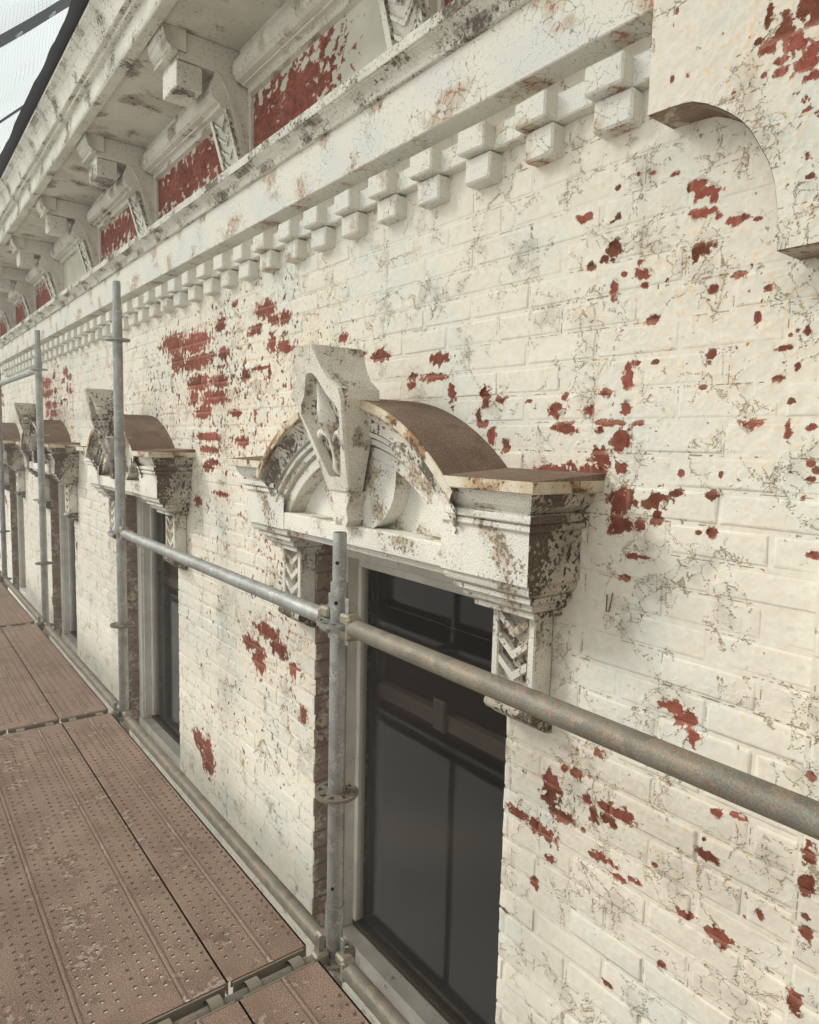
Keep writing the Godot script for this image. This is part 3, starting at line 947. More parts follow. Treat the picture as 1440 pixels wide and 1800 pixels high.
	for k in range(-2, 7):
		var x := BX - k * BSTEP
		var fr := newst()
		var x1 := minf(x + BSTEP - 0.199, WALL_R)
		for p in [[x + 0.011, 1.60], [x1, 1.60], [x1, 1.15], [x + 0.011, 1.60], [x1, 1.15], [x + 0.011, 1.15]]:
			fr.set_uv(Vector2((p[0] - (BX - 5.0 * BSTEP)) / (6.0 * BSTEP), clampf((1.56 - p[1]) / 0.33, 0.0, 0.999)))
			fr.add_vertex(Vector3(p[0], p[1], -0.002))
		part("frieze_panel", fr, M.frieze, building)
		var bm := newst()
		run_x(bm, bed, x + 0.012, x1)
		part("bed_moulding", bm, M.soffit, building)
		var b := holder("eave_bracket", building)
		b.position.x = x
		part("pilaster_strip", pm, M.soffit, b)
		part("arm", am, M.soffit, b)
		part("drop_block", dm, M.cornice, b)
		part("console", cm, M.soffit, b)
		for rm in rims:
			part("console_rim", rm, M.cornice, b)
		part("cheek_moulding", sdm, M.soffit, b)
		for c in 4:
			var v := part("chevron", vm, M.cornice, b)
			v.position = Vector3(0, 0.052 * c, 0.0158 * c)

# ------------------------------------------------------------------ windows
func windows() -> void:
	for n in 4:
		var w := holder("window", building)
		w.position.x = XC - n * WSTEP
		for s in [-1.0, 1.0]:
			var st := newst()
			box(st, Vector3(minf(s * 0.553, s * 0.47), -2.07, -0.2), Vector3(maxf(s * 0.553, s * 0.47), -0.362, -0.082), 0.004)
			box(st, Vector3(minf(s * 0.4695, s * 0.458), -2.07, -0.2), Vector3(maxf(s * 0.4695, s * 0.458), -0.462, -0.096), 0.003)
			part("frame_jamb", st, M.frame, w)
			st = newst()
			box(st, Vector3(minf(s * 0.4575, s * 0.432), -2.045, -0.185), Vector3(maxf(s * 0.4575, s * 0.432), -0.505, -0.145), 0.004)
			part("sash_stile", st, M.frame, w)
		var st := newst()
		box(st, Vector3(-0.4695, -0.46, -0.2), Vector3(0.4695, -0.362, -0.085), 0.004)
		part("frame_head", st, M.frame, w)
		st = newst()
		box(st, Vector3(-0.4575, -0.505, -0.185), Vector3(0.4575, -0.4605, -0.145), 0.004)
		part("sash_rail", st, M.frame, w)
		st = newst()
		box(st, Vector3(-0.4575, -2.07, -0.185), Vector3(0.4575, -2.0455, -0.145), 0.004)
		part("sash_rail", st, M.sash, w)
		st = newst()
		box(st, Vector3(-0.55, -2.15, -0.2), Vector3(0.55, -2.0705, -0.075), 0.006)
		part("sill", st, M.frame, w)
		st = newst()
		box(st, Vector3(-0.437, -2.05, -0.168), Vector3(0.437, -0.50, -0.162), 0.0005)
		part("pane", st, M.glass, w)
		if n < 2:
			st = newst()
			box(st, Vector3(-0.47, -1.055, -0.27), Vector3(0.47, -0.995, -0.225), 0.004)
			part("meeting_rail", st, M.sash, w)
			st = newst()
			box(st, Vector3(-0.035, -1.06, -0.224), Vector3(0.035, -0.94, -0.208), 0.006)
			part("sash_lock", st, M.sash, w)
			for s in [-1.0, 1.0]:
				st = newst()
				box(st, Vector3(minf(s * 0.46, s * 0.42), -2.05, -0.27), Vector3(maxf(s * 0.46, s * 0.42), -0.50, -0.225), 0.004)
				part("inner_stile", st, M.sash, w)
		if n == 0:
			st = newst()
			box(st, Vector3(-0.37, -2.135, -0.0748), Vector3(-0.29, -2.09, -0.0742), 0.0002)
			part("paper_sticker", st, M.frame_grey, w)
		st = newst()
		box(st, Vector3(-0.542, -0.3615, -0.2), Vector3(0.542, -0.30, 0.16), 0.004)
		part("lintel", st, M.render, w)

# ------------------------------------------------------------------ hoods over the windows
func arc_sweep(st: SurfaceTool, prof: Array, steps := 40) -> void:
	var rows := []
	for k in steps + 1:
		var t := k / float(steps) * 2.0 - 1.0
		var row := []
		for p in prof:
			var rr: float = p[0]
			var th := t * deg_to_rad(48.9 + (0.756 - rr) / 0.181 * 8.0)
			row.append(Vector3(rr * sin(th), -0.618 + rr * cos(th), p[1]))
		rows.append(row)
	loft(st, rows)

# moulding stack at one end of the hood: front runs from the inner end to the corner, then returns to the wall
func end_stack(front: SurfaceTool, ret: SurfaceTool, s: float, prof: Array, inner_return := false) -> void:
	var fr := []
	var re := []
	var rin := []
	for p in prof:
		var z: float = p[0]
		var y: float = p[1]
		var uo := s * (0.78 + z - 0.19)
		var ui := s * (0.46 if y < -0.2 else lerpf(0.522, 0.49, clampf((-0.077 - y) / 0.128, 0.0, 1.0)))
		if inner_return:
			ui = s * (0.535 - (z - 0.075) * 0.75)
			uo = s * (0.71 + (z - 0.075) * 0.62)
		fr.append([Vector3(ui, y, z), Vector3(uo, y, z)])
		re.append([Vector3(uo, y, z), Vector3(uo, y, -0.004)])
		rin.append([Vector3(ui, y, z), Vector3(ui, y, -0.004)])
	loft(front, fr)
	loft(ret, re)
	if inner_return:
		loft(front, rin)

func hoods() -> void:
	var list := []      # [name, mesh, material]
	var st := newst(true)
	arc_sweep(st, [[0.757, -0.004], [0.757, 0.249]])
	list.append(["dusty_arch_top", fin(st), M.dust])
	st = newst()
	arc_sweep(st, [[0.757, 0.249], [0.754, 0.252], [0.731, 0.252], [0.728, 0.249], [0.727, 0.238]])
	list.append(["arch_lip", fin(st), M.lip])
	st = newst()
	st.set_smooth_group(1)
	arc_sweep(st, [[0.7265, 0.238], [0.720, 0.230], [0.710, 0.221], [0.697, 0.214], [0.682, 0.209], [0.666, 0.207]])
	list.append(["arch_cove", fin(st), M.cove])
	st = newst()
	arc_sweep(st, [[0.666, 0.207], [0.665, 0.186], [0.660, 0.186], [0.659, 0.197], [0.646, 0.196], [0.644, 0.176], [0.639, 0.176], [0.638, 0.184], [0.621, 0.182], [0.618, 0.162], [0.612, 0.162], [0.611, 0.170], [0.578, 0.168], [0.575, 0.165], [0.574, 0.09]])
	list.append(["arch_moulding", fin(st), M.stone])
	# field of the arch, sunk, and the raised stem with its flared foot
	st = newst()
	var seg := PackedVector2Array()
	for k in 25:
		var th := lerpf(-0.95, 0.95, k / 24.0)
		seg.append(Vector2(0.66 * sin(th), -0.618 + 0.66 * cos(th)))
	seg.append(Vector2(0.53, -0.33))
	seg.append(Vector2(-0.53, -0.33))
	slab(st, seg, -0.004, 0.106)
	list.append(["tympanum", fin(st), M.stone])
	st = newst()
	var stem := PackedVector2Array()
	var rightc := [[0.092, -0.272], [0.130, -0.253], [0.161, -0.228], [0.185, -0.200], [0.202, -0.168], [0.210, -0.130], [0.212, -0.09]]
	for p in rightc:
		stem.append(Vector2(p[0], p[1]))
	for k in 13:
		var th := lerpf(0.372, -0.372, k / 12.0)
		stem.append(Vector2(0.583 * sin(th), -0.618 + 0.583 * cos(th)))
	for k in rightc.size():
		var p: Array = rightc[rightc.size() - 1 - k]
		stem.append(Vector2(-p[0], p[1]))
	slab(st, stem, 0.10, 0.164)
	list.append(["stem_panel", fin(st), M.stone])
	st = newst()
	box(st, Vector3(-0.502, -0.336, 0.02), Vector3(0.502, -0.270, 0.188), 0.004)
	list.append(["base_band", fin(st), M.stone])
	# blocks at both ends
	var top := [[0.2505, -0.080], [0.2505, -0.106], [0.248, -0.109], [0.224, -0.110]]
	var cove := [[0.226, -0.1105], [0.225, -0.118], [0.221, -0.130], [0.213, -0.143], [0.203, -0.153], [0.194, -0.159], [0.194, -0.162], [0.212, -0.163], [0.213, -0.166], [0.213, -0.178], [0.211, -0.181], [0.196, -0.182], [0.195, -0.186], [0.202, -0.187], [0.203, -0.190], [0.203, -0.199], [0.201, -0.202], [0.188, -0.203], [0.190, -0.210], [0.190, -0.335]]
	var cap := [[0.172, -0.3355], [0.174, -0.342], [0.176, -0.350], [0.172, -0.360], [0.162, -0.367], [0.148, -0.369], [0.146, -0.372], [0.152, -0.373], [0.153, -0.376], [0.153, -0.385], [0.150, -0.388], [0.130, -0.389], [0.128, -0.393], [0.132, -0.400], [0.130, -0.408], [0.120, -0.415], [0.102, -0.417], [0.100, -0.420], [0.106, -0.421], [0.107, -0.424], [0.107, -0.434], [0.104, -0.437], [0.07, -0.438], [0.07, -0.445]]
	for s in [-1.0, 1.0]:
		var f := newst()
		var r := newst()
		end_stack(f, r, s, top)
		list.append(["slab_edge", fin(f), M.lip])
		list.append(["slab_edge", fin(r), M.lip])
		st = newst()
		var a := 0.50
		var b := 0.8405
		quad(st, Vector3(s * a, -0.0795, 0.2505), Vector3(s * b, -0.0795, 0.2505), Vector3(s * b, -0.062, -0.004), Vector3(s * a, -0.062, -0.004))
		tri(st, Vector3(s * b, -0.0795, 0.2505), Vector3(s * b, -0.062, -0.004), Vector3(s * b, -0.08, -0.004))
		list.append(["dusty_slab_top", fin(st), M.dust])
		f = newst()
		r = newst()
		end_stack(f, r, s, cove)
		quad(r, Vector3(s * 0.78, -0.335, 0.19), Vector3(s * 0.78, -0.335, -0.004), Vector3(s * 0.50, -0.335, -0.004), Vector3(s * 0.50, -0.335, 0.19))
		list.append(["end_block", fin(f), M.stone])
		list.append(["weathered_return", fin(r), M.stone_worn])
		f = newst()
		r = newst()
		end_stack(f, r, s, cap, true)
		list.append(["bracket_cap", fin(f), M.stone])
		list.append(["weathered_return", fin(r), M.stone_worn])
		# console bracket
		st = newst()
		box(st, Vector3(minf(s * 0.548, s * 0.702), -0.690, -0.004), Vector3(maxf(s * 0.548, s * 0.702), -0.440, 0.050), 0.003)
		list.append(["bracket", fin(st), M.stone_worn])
		for e in [[0.546, 0.572], [0.678, 0.704]]:
			st = newst()
			box(st, Vector3(minf(s * e[0], s * e[1]), -0.684, 0.0), Vector3(maxf(s * e[0], s * e[1]), -0.441, 0.070), 0.004)
			list.append(["bracket_rim", fin(st), M.stone])
		for c in 4:
			st = newst()
			var y := -0.690 + 0.060 * c + 0.012
			slab(st, PackedVector2Array([Vector2(-0.051, y + 0.050), Vector2(-0.051, y + 0.028), Vector2(0, y - 0.012), Vector2(0.051, y + 0.028), Vector2(0.051, y + 0.050), Vector2(0, y + 0.012)]), 0.046, 0.068, Transform3D(Basis.IDENTITY, Vector3(s * 0.625, 0, 0)))
			list.append(["chevron", fin(st), M.stone])
		st = newst()
		var roll := [[-0.004, -0.685], [0.060, -0.685]]
		for k in 8:
			var t := PI * k / 7.0
			roll.append([0.060 + 0.024 * sin(t), -0.709 + 0.020 * cos(t)])
		roll.append_array([[0.058, -0.730], [0.052, -0.738], [0.036, -0.750], [0.012, -0.760], [-0.004, -0.762]])
		run_x(st, roll, s * 0.538, s * 0.712)
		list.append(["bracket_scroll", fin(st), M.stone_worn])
	# keystone, leaning out
	var yo := [0.285, 0.262, 0.215, 0.182, 0.155, 0.125, 0.030, -0.060, -0.155]
	var wo := [0.050, 0.060, 0.080, 0.104, 0.148, 0.150, 0.117, 0.090, 0.065]
	var yi := [0.205, 0.190, 0.165, 0.140, 0.115, 0.085, 0.020, -0.050, -0.112]
	var wi := [0.014, 0.034, 0.050, 0.066, 0.100, 0.116, 0.088, 0.062, 0.034]
	var zf := func(y: float) -> float: return 0.235 + (y + 0.154) * 0.30
	var ring := func(ys: Array, ws: Array, grow: float, dz: float, back := -1.0) -> Array:
		var out := []
		for k in 9:
			out.append(Vector3(ws[k] * grow, ys[k], back if back >= 0.0 else zf.call(ys[k]) + dz))
		for k in 9:
			out.append(Vector3(-ws[8 - k] * grow, ys[8 - k], back if back >= 0.0 else zf.call(ys[8 - k]) + dz))
		return out
	st = newst()
	loft(st, [ring.call(yo, wo, 1.0, 0.0, 0.185), ring.call(yo, wo, 1.0, -0.008), ring.call(yo, wo, 0.94, 0.0), ring.call(yi, wi, 1.0, 0.0), ring.call(yi, wi, 0.93, -0.034)], true)
	var sunk := newst()
	var floor_ring: Array = ring.call(yi, wi, 0.935, -0.034)
	for k in 8:
		quad(sunk, floor_ring[k], floor_ring[k + 1], floor_ring[16 - k], floor_ring[17 - k])
	var back_ring: Array = ring.call(yo, wo, 1.0, 0.0, 0.185)
	for k in 8:
		quad(st, back_ring[k], back_ring[17 - k], back_ring[16 - k], back_ring[k + 1])
	list.append(["keystone", fin(st), M.key])
	list.append(["keystone_recess", fin(sunk), M.cove])
	# carved stem inside the keystone
	st = newst(true)
	var fy := [0.175, 0.13, 0.095, 0.065, 0.035, 0.0, -0.035, -0.065, -0.085, -0.100, -0.108]
	var fw := [0.004, 0.016, 0.029, 0.038, 0.027, 0.014, 0.011, 0.016, 0.022, 0.015, 0.003]
	var rows := []
	for k in fy.size():
		var row := []
		for j in 9:
			var t := PI * j / 8.0
			row.append(Vector3(fw[k] * cos(t), fy[k], zf.call(fy[k]) - 0.034 + (0.014 + fw[k] * 0.8) * sin(t)))
		rows.append(row)
	loft(st, rows)
	for s in [-1.0, 1.0]:
		var arm := []
		for k in 9:
			var t := k / 8.0
			var c := Vector3(s * (0.006 + 0.062 * t), 0.0 + 0.034 * sin(t * 2.4) - 0.01 * t, 0.0)
			var rr := 0.009 + 0.010 * smoothstep(0.6, 0.9, t)
			c.z = zf.call(c.y) - 0.024
			var row := []
			for j in 8:
				var u := TAU * j / 8.0
				row.append(c + Vector3(0, rr * cos(u), rr * sin(u) * 0.9) * (0.2 if k == 8 else 1.0))
			arm.append(row)
		loft(st, arm, true)
	list.append(["carved_fleuron", fin(st), M.stone])
	st = newst()
	slab(st, PackedVector2Array([Vector2(0.056, -0.156), Vector2(0.054, -0.176), Vector2(0.046, -0.192), Vector2(0.036, -0.205), Vector2(0.034, -0.218), Vector2(0.042, -0.236), Vector2(0.044, -0.250), Vector2(0.032, -0.268), Vector2(-0.032, -0.268), Vector2(-0.044, -0.250), Vector2(-0.042, -0.236), Vector2(-0.034, -0.218), Vector2(-0.036, -0.205), Vector2(-0.046, -0.192), Vector2(-0.054, -0.176), Vector2(-0.056, -0.156)]), 0.10, 0.226)
	list.append(["keystone_drop", fin(st), M.key])
	for n in 4:
		var h := holder("window_hood", building)
		h.position.x = XC - n * WSTEP
		for p in list:
			var m: Material = p[2]
			if n > 0 and p[0] in ["arch_moulding", "tympanum", "stem_panel"]:
				m = M.cove
			elif n > 0 and p[0] in ["keystone", "carved_fleuron", "keystone_drop", "arch_cove", "keystone_recess"]:
				m = M.stone_worn
			elif n > 1 and p[0] in ["end_block", "bracket_cap"]:
				m = M.stone_worn
			part(p[0], p[1], m, h)

# ------------------------------------------------------------------ scaffold
func rosette(at: Vector3, parent: Node, mat: Material) -> void:
	var st := newst()
	var seg := 32
	var h := 0.0045
	# inner ring, outer ring and eight webs between the slots
	for rr in [[0.022, 0.034], [0.053, 0.062]]:
		for k in seg:
			var a := TAU * k / seg
			var b := TAU * (k + 1) / seg
			var pa := Vector3(cos(a), 0, sin(a))
			var pb := Vector3(cos(b), 0, sin(b))
			var u := Vector3(0, h, 0)
			quad(st, at + pa * rr[0] + u, at + pa * rr[1] + u, at + pb * rr[1] + u, at + pb * rr[0] + u)
			quad(st, at + pa * rr[0] - u, at + pb * rr[0] - u, at + pb * rr[1] - u, at + pa * rr[1] - u)
			quad(st, at + pa * rr[1] + u, at + pa * rr[1] - u, at + pb * rr[1] - u, at + pb * rr[1] + u)
			quad(st, at + pa * rr[0] + u, at + pb * rr[0] + u, at + pb * rr[0] - u, at + pa * rr[0] - u)
	for k in 8:
		var xf := Transform3D(Basis(Vector3.UP, TAU * (k + 0.5) / 8.0), at)
		var wd := 0.0085 if k % 2 == 0 else 0.011
		box(st, Vector3(0.0335, -h + 0.0003, -wd), Vector3(0.0535, h - 0.0003, wd), 0.0008, xf)
	part("rosette", st, mat, parent)

func rail(parent: Node, called: String, x0: float, x1: float, y: float, mat: Material) -> void:
	var o := holder(called, parent)
	var st := newst()
	tube(st, Vector3(x0 + 0.075, y, SZ), Vector3(x1 - 0.075, y, SZ), 0.0242, -1.0, 28, false, 8)
	part("rail_tube", st, mat, o)
	for e in [[x0, 1.0], [x1, -1.0]]:
		st = newst()
		var s: float = e[1]
		var x: float = e[0]
		box(st, Vector3(minf(x + s * 0.030, x + s * 0.078), y - 0.036, SZ - 0.020), Vector3(maxf(x + s * 0.030, x + s * 0.078), y - 0.0055, SZ + 0.020), 0.006)
		box(st, Vector3(minf(x + s * 0.030, x + s * 0.078), y + 0.0055, SZ - 0.020), Vector3(maxf(x + s * 0.030, x + s * 0.078), y + 0.036, SZ + 0.020), 0.006)
		box(st, Vector3(minf(x + s * 0.062, x + s * 0.084), y - 0.030, SZ - 0.022), Vector3(maxf(x + s * 0.062, x + s * 0.084), y + 0.030, SZ + 0.022), 0.006)
		part("wedge_head", st, M.hardware, o)
		st = newst()
		box(st, Vector3(x + s * 0.0435 - 0.009, y - 0.055, SZ - 0.003), Vector3(x + s * 0.0435 + 0.009, y + 0.075, SZ + 0.003), 0.001)
		part("wedge", st, M.galv, o)

func scaffold() -> void:
	var sc := thing("scaffold", "galvanised tube scaffold frame with rosette uprights standing along the painted wall", "scaffold", Vector3(S0, GROUND, SZ))
	var off := Vector3(-S0, -GROUND, -SZ)
	var tops := [-0.385, 0.64, 0.64, 0.64, 0.64]
	for k in range(-1, 5):
		var x := S0 - k * BAY
		var o := holder("upright", sc)
		o.position = off
		var top: float = tops[maxi(k, 0)]
		var st := newst()
		tube(st, Vector3(x, GROUND + 0.012, SZ), Vector3(x, top, SZ), 0.0242, -1.0, 28, true, 10)
		part("upright_tube", st, M.galv, o)
		st = newst()
		tube(st, Vector3(x, top - 0.01, SZ), Vector3(x, top + 0.132, SZ), 0.0192, -1.0, 24, false, 1)
		tube(st, Vector3(x, top + 0.132, SZ), Vector3(x, top + 0.138, SZ), 0.0192, 0.0172, 24, false, 1)
		tube(st, Vector3(x, top + 0.138, SZ), Vector3(x, top + 0.02, SZ), 0.0172, 0.0172, 24, false, 1)
		part("spigot", st, M.galv, o)
		st = newst()
		box(st, Vector3(x - 0.08, GROUND + 0.004, SZ - 0.08), Vector3(x + 0.08, GROUND + 0.012, SZ + 0.08), 0.001)
		part("base_plate", st, M.galv, o)
		var y := 0.488
		while y > GROUND + 0.3:
			if y < top:
				rosette(Vector3(x, y, SZ), o, M.galv if y > -0.7 else M.dusty_galv)
			y -= 0.4935
		if k == 0:
			st = newst()
			tube(st, Vector3(x, -1.40, SZ), Vector3(x, -1.33, SZ), 0.0275, -1.0, 28, true, 1)
			part("sleeve_collar", st, M.galv, o)
			for h in [[-0.33, 0.0192], [-0.44, 0.0242], [-1.27, 0.0242]]:
				st = newst()
				var d := Vector3(0.62, 0, 0.78) * float(h[1])
				tube(st, Vector3(x, h[0], SZ) + d * 0.9, Vector3(x, h[0], SZ) + d * 1.012, 0.0055, -1.0, 12, true)
				part("pin_hole", st, M.felt, o)
	for k in range(-1, 4):
		var xr := S0 - k * BAY
		for spec in [["guard_rail", -0.4995, k <= 0], ["ledger", -1.4865, true], ["guard_rail", 0.488, k == 2]]:
			if not spec[2]:
				continue
			var before := sc.get_child_count()
			rail(sc, spec[0], xr - BAY, xr, spec[1], M.dusty_galv if spec[0] == "ledger" or k < 0 else M.galv)
			(sc.get_child(before) as Node3D).position = off
	# cross tubes that carry the planks
	for k in range(-1, 5):
		var x := S0 - k * BAY
		var o := holder("transom", sc)
		o.position = off
		var st := newst()
		tube(st, Vector3(x, -1.4865, SZ + 0.035), Vector3(x, -1.4865, 1.62), 0.0242, -1.0, 20, true, 4)
		part("transom_tube", st, M.dusty_galv, o)
		st = newst()
		box(st, Vector3(x - 0.02, -1.52, SZ + 0.026), Vector3(x + 0.02, -1.455, SZ + 0.07), 0.006)
		part("wedge_head", st, M.hardware, o)
		st = newst()
		box(st, Vector3(x - 0.003, -1.535, SZ + 0.036), Vector3(x + 0.003, -1.41, SZ + 0.054), 0.001)
		part("wedge", st, M.galv, o)
		if k < 4:
			for y in [-0.4995, -0.95]:
				o = holder("guard_rail", sc)
				o.position = off
				st = newst()
				tube(st, Vector3(x - 0.03, y, 1.64), Vector3(x - BAY + 0.03, y, 1.64), 0.0242, -1.0, 16, true, 2)
				part("rail_tube", st, M.galv, o)
			o = holder("toe_board", sc)
			o.position = off
			st = newst()
			box(st, Vector3(x - BAY + 0.03, DECK - 0.04, 1.58), Vector3(x - 0.03, DECK + 0.16, 1.612), 0.004)
			part("board", st, M.deck, o)
		o = holder("upright", sc)
		o.position = off
		st = newst()
		tube(st, Vector3(x, GROUND + 0.012, 1.64), Vector3(x, 1.2, 1.64), 0.0242, -1.0, 20, true, 6)
		part("upright_tube", st, M.galv, o)
		st = newst()
		box(st, Vector3(x - 0.08, GROUND + 0.004, 1.56), Vector3(x + 0.08, GROUND + 0.012, 1.72), 0.001)
		part("base_plate", st, M.galv, o)

# ------------------------------------------------------------------ planks
# punched steel plank, its length along x from 0 to -len, its wall side at z = 0
func plank_top(len: float) -> ArrayMesh:
	var st := newst()
	var wd := 0.2365
	var cols := []
	for c in 3:
		cols.append(0.017 + 0.034 * c)
	for c in 3:
		cols.append(0.1365 + 0.034 * c)
	var half := 0.0165
	var pitch := 0.036
	var x_in := 0.055
	var ytop := 0.0
	var flat := func(za: float, zb: float, xa: float, xb: float, ya: float, yb: float) -> void:
		quad(st, Vector3(-xa, ya, za), Vector3(-xb, ya, za), Vector3(-xb, yb, zb), Vector3(-xa, yb, zb))
	# strips across the width: edge roll, holes, rib, holes, edge roll
	var z := 0.0
	for side in 2:
		var zs := 0.0 if side == 0 else wd
		var sg := 1.0 if side == 0 else -1.0
		var rows := []
		for e in 2:
			var x := 0.0 if e == 0 else -len
			rows.append([Vector3(x, -0.045, zs), Vector3(x, -0.0010, zs), Vector3(x, -0.0004, zs + sg * 0.001), Vector3(x, 0.0, zs + sg * 0.006)])
		loft(st, rows)
	flat.call(0.006, cols[0] - half, 0.0, len, ytop, ytop)
	# middle rib: a shallow groove with a rounded ridge beside it
	var ribs := [[cols[2] + half, 0.0], [0.104, 0.0], [0.107, 0.004], [0.112, 0.005], [0.115, 0.001], [0.117, -0.005], [0.120, -0.005], [0.1205, 0.0]]
	var rr := []
	for e in 2:
		var x := 0.0 if e == 0 else -len
		var row := []
		for p in ribs:
			row.append(Vector3(x, p[1], p[0]))
		rr.append(row)
	loft(st, rr)
	flat.call(cols[5] + half, wd - 0.006, 0.0, len, ytop, ytop)
	var n := int((len - 2.0 * x_in) / pitch)
	for c in 6:
		var zc: float = cols[c]
		var za := zc - half
		var zb := zc + half
		if c != 2 and c != 5:
			zb = cols[c + 1] - half
		var start := x_in + (pitch * 0.5 if c % 2 == 1 else 0.0)
		flat.call(za, zb, 0.0, start, ytop, ytop)
		var x := start
		for k in n - 1:
			# square with an eight-sided dished hole
			var m := Vector3(-(x + pitch * 0.5), 0, zc)
			var sq := [Vector3(-x, 0, za), Vector3(-x, 0, zc), Vector3(-x, 0, zb), Vector3(m.x, 0, zb), Vector3(-x - pitch, 0, zb), Vector3(-x - pitch, 0, zc), Vector3(-x - pitch, 0, za), Vector3(m.x, 0, za)]
			var o1 := []
			var o2 := []
			var dirs := [Vector3(1, 0, -1), Vector3(1, 0, 0), Vector3(1, 0, 1), Vector3(0, 0, 1), Vector3(-1, 0, 1), Vector3(-1, 0, 0), Vector3(-1, 0, -1), Vector3(0, 0, -1)]
			for d in dirs:
				o1.append(m + d.normalized() * 0.0068)
				o2.append(m + d.normalized() * 0.0042 + Vector3(0, -0.0045, 0))
			for j in 8:
				var q := (j + 1) % 8
				quad(st, sq[j], sq[q], o1[q], o1[j])
				quad(st, o1[j], o1[q], o2[q], o2[j])
			x += pitch
		flat.call(za, zb, x, len, ytop, ytop)
	# underside skirt ends
	for e in 2:
		var x := 0.0 if e == 0 else -len
		quad(st, Vector3(x, 0, 0.006), Vector3(x, 0, wd - 0.006), Vector3(x, -0.02, wd - 0.006), Vector3(x, -0.02, 0.006))
	return fin(st)

func hook_mesh() -> ArrayMesh:
	var st := newst()
	# two claws bent over the cross tube, joined by a plate
	for z in [0.035, 0.165]:
		var rows := []
		for k in 9:
			var t := PI * (0.02 + 0.86 * k / 8.0)
			var c := Vector3(0.058 * cos(t) * 0.55, 0.031 * sin(t), 0)
			rows.append([c + Vector3(0, 0, z), c * 0.80 + Vector3(0, 0, z), c * 0.80 + Vector3(0, 0, z + 0.036), c + Vector3(0, 0, z + 0.036)])
		loft(st, rows, true)
	box(st, Vector3(-0.034, -0.006, 0.012), Vector3(-0.028, 0.028, 0.225), 0.001)
	return fin(st)

func planks() -> void:
	var len := BAY - 0.075
	var top := plank_top(len)
	var hook := hook_mesh()
	var nth := ["nearest the wall", "second from the wall", "third from the wall", "farthest from the wall"]
	var bays := ["in the nearest deck bay", "between the two nearest uprights", "in the bay past the second upright", "in the bay past the third upright", "in the farthest bay"]
	for b in range(-1, 4):
		for p in 4:
			var at := Vector3(S0 - b * BAY - 0.038, DECK, 0.472 + 0.23655 * p)
			var o := thing("scaffold_plank", "punched steel plank, %s, %s" % [nth[p], bays[b + 1]], "plank", at, "steel planks of the scaffold deck")
			part("deck_plate", top, M.deck, o)
			var h := part("hook_end", hook, M.hardware, o)
			h.position = Vector3(0.036, -0.030, 0)
			h = part("hook_end", hook, M.hardware, o)
			h.position = Vector3(-len - 0.038, -0.030, 0.236)
			h.rotation.y = PI

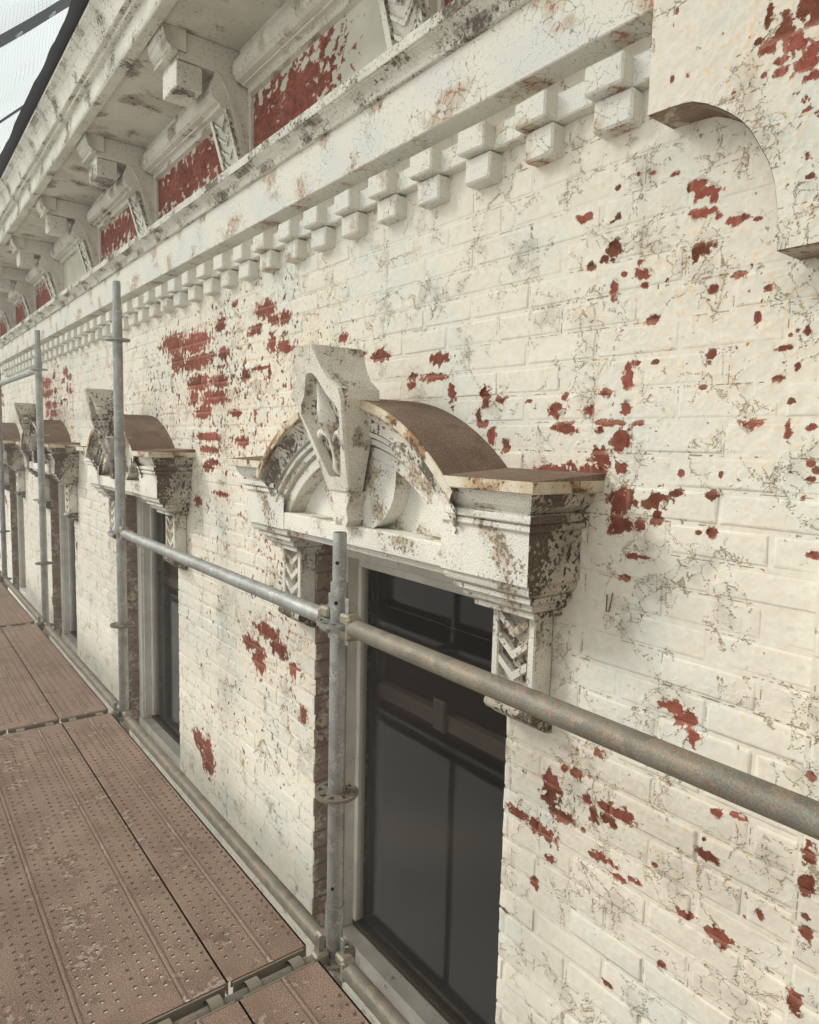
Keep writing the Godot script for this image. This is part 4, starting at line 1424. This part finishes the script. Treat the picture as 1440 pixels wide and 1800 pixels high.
# ------------------------------------------------------------------ netting
func netting() -> void:
	var prof := [[1.86, GROUND + 0.02], [1.86, -3.0], [1.86, 0.0], [1.86, 1.5], [1.80, 1.85], [1.4, 2.36], [0.4, 3.36], [-1.0, 4.76], [-2.6, 6.36], [-4.5, 8.2]]
	var nz := FastNoiseLite.new()
	nz.seed = 8
	nz.frequency = 0.55
	var t := thing("debris_netting", "white woven debris netting stretched over the scaffold above the eave", "netting", Vector3(0, GROUND, 1.86))
	var off := Vector3(0, -GROUND, -1.86)
	var pts := []
	var lens := []
	var run := 0.0
	for i in prof.size() - 1:
		var n := 10
		for k in n:
			pts.append(Vector2(prof[i][0], prof[i][1]).lerp(Vector2(prof[i + 1][0], prof[i + 1][1]), k / float(n)))
	for i in pts.size():
		if i > 0:
			run += pts[i].distance_to(pts[i - 1])
		lens.append(run)
	var side := newst(true)
	var over := newst(true)
	var xs := 90
	var P := func(i: int, k: int) -> Vector3:
		var x := lerpf(-26.0, 5.0, k / float(xs))
		var q: Vector2 = pts[i]
		var d := 0.09 * nz.get_noise_2d(x * 2.0, lens[i] * 1.4) + 0.06 * nz.get_noise_2d(x * 0.5 + lens[i] * 2.5, 40.0)
		return Vector3(x, q.y + (d if q.y > 2.0 else 0.0), q.x + (d if q.y > GROUND + 0.4 else 0.0))
	for i in pts.size() - 1:
		var st := side if i < 40 else over
		for k in xs:
			for j in [[i, k], [i + 1, k], [i + 1, k + 1], [i, k], [i + 1, k + 1], [i, k + 1]]:
				var p: Vector3 = P.call(j[0], j[1])
				st.set_uv(Vector2(p.x, lens[j[0]]))
				st.add_vertex(p)
	part("woven_sheet", side, M.net, t).position = off
	part("roof_sheet", over, M.net_roof, t).position = off
	# dark hem with eyelets, and the cords under the sheet
	var hem := newst(true)
	var rows := []
	for k in 41:
		var q := k / 40.0
		var z := lerpf(1.0, -1.6, q)
		var y := 1.86 + 1.9 - z
		var bend := -0.22 * smoothstep(0.2, 0.75, q) + 0.03 * sin(q * 17.0)
		rows.append([Vector3(-7.02 + bend, y - 0.085, z - 0.03), Vector3(-6.72 + bend, y - 0.085, z - 0.03)])
	loft(hem, rows)
	part("hem_band", hem, M.net_band, t).position = off
	for k in 9:
		var q := 0.05 + 0.1 * k
		var z := lerpf(1.0, -1.6, q)
		var bend := -0.22 * smoothstep(0.2, 0.75, q) + 0.03 * sin(q * 17.0)
		var ey := newst()
		var c := Vector3(-6.87 + bend, 1.86 + 1.9 - z - 0.098, z - 0.042)
		var nrm := Vector3(0, -0.707, -0.707)
		tube(ey, c, c + nrm * 0.006, 0.038, -1.0, 14, true)
		part("eyelet", ey, M.eyelet, t).position = off
	for x in [-9.45, -11.7, -11.95, -14.1]:
		var cord := newst()
		tube(cord, Vector3(x, 2.2, 1.45), Vector3(x - 0.1, 6.2, -2.55), 0.013, -1.0, 8, true, 6)
		part("cord", cord, M.net_cord, t).position = off

func room_things() -> void:
	var st := newst()
	# the dark room behind the windows
	var lo := Vector3(WALL_L, -2.6, -5.0)
	var hi := Vector3(WALL_R, 0.7, -0.28)
	box(st, Vector3(lo.x, lo.y - 0.1, lo.z), Vector3(hi.x, lo.y, hi.z), 0.001)
	box(st, Vector3(lo.x, hi.y, lo.z), Vector3(hi.x, hi.y + 0.1, hi.z), 0.001)
	box(st, Vector3(lo.x, lo.y, lo.z - 0.1), Vector3(hi.x, hi.y, lo.z), 0.001)
	box(st, Vector3(lo.x - 0.1, lo.y, lo.z), Vector3(lo.x, hi.y, hi.z), 0.001)
	box(st, Vector3(hi.x, lo.y, lo.z), Vector3(hi.x + 0.1, hi.y, hi.z), 0.001)
	part("room_shell", st, M.room, building)
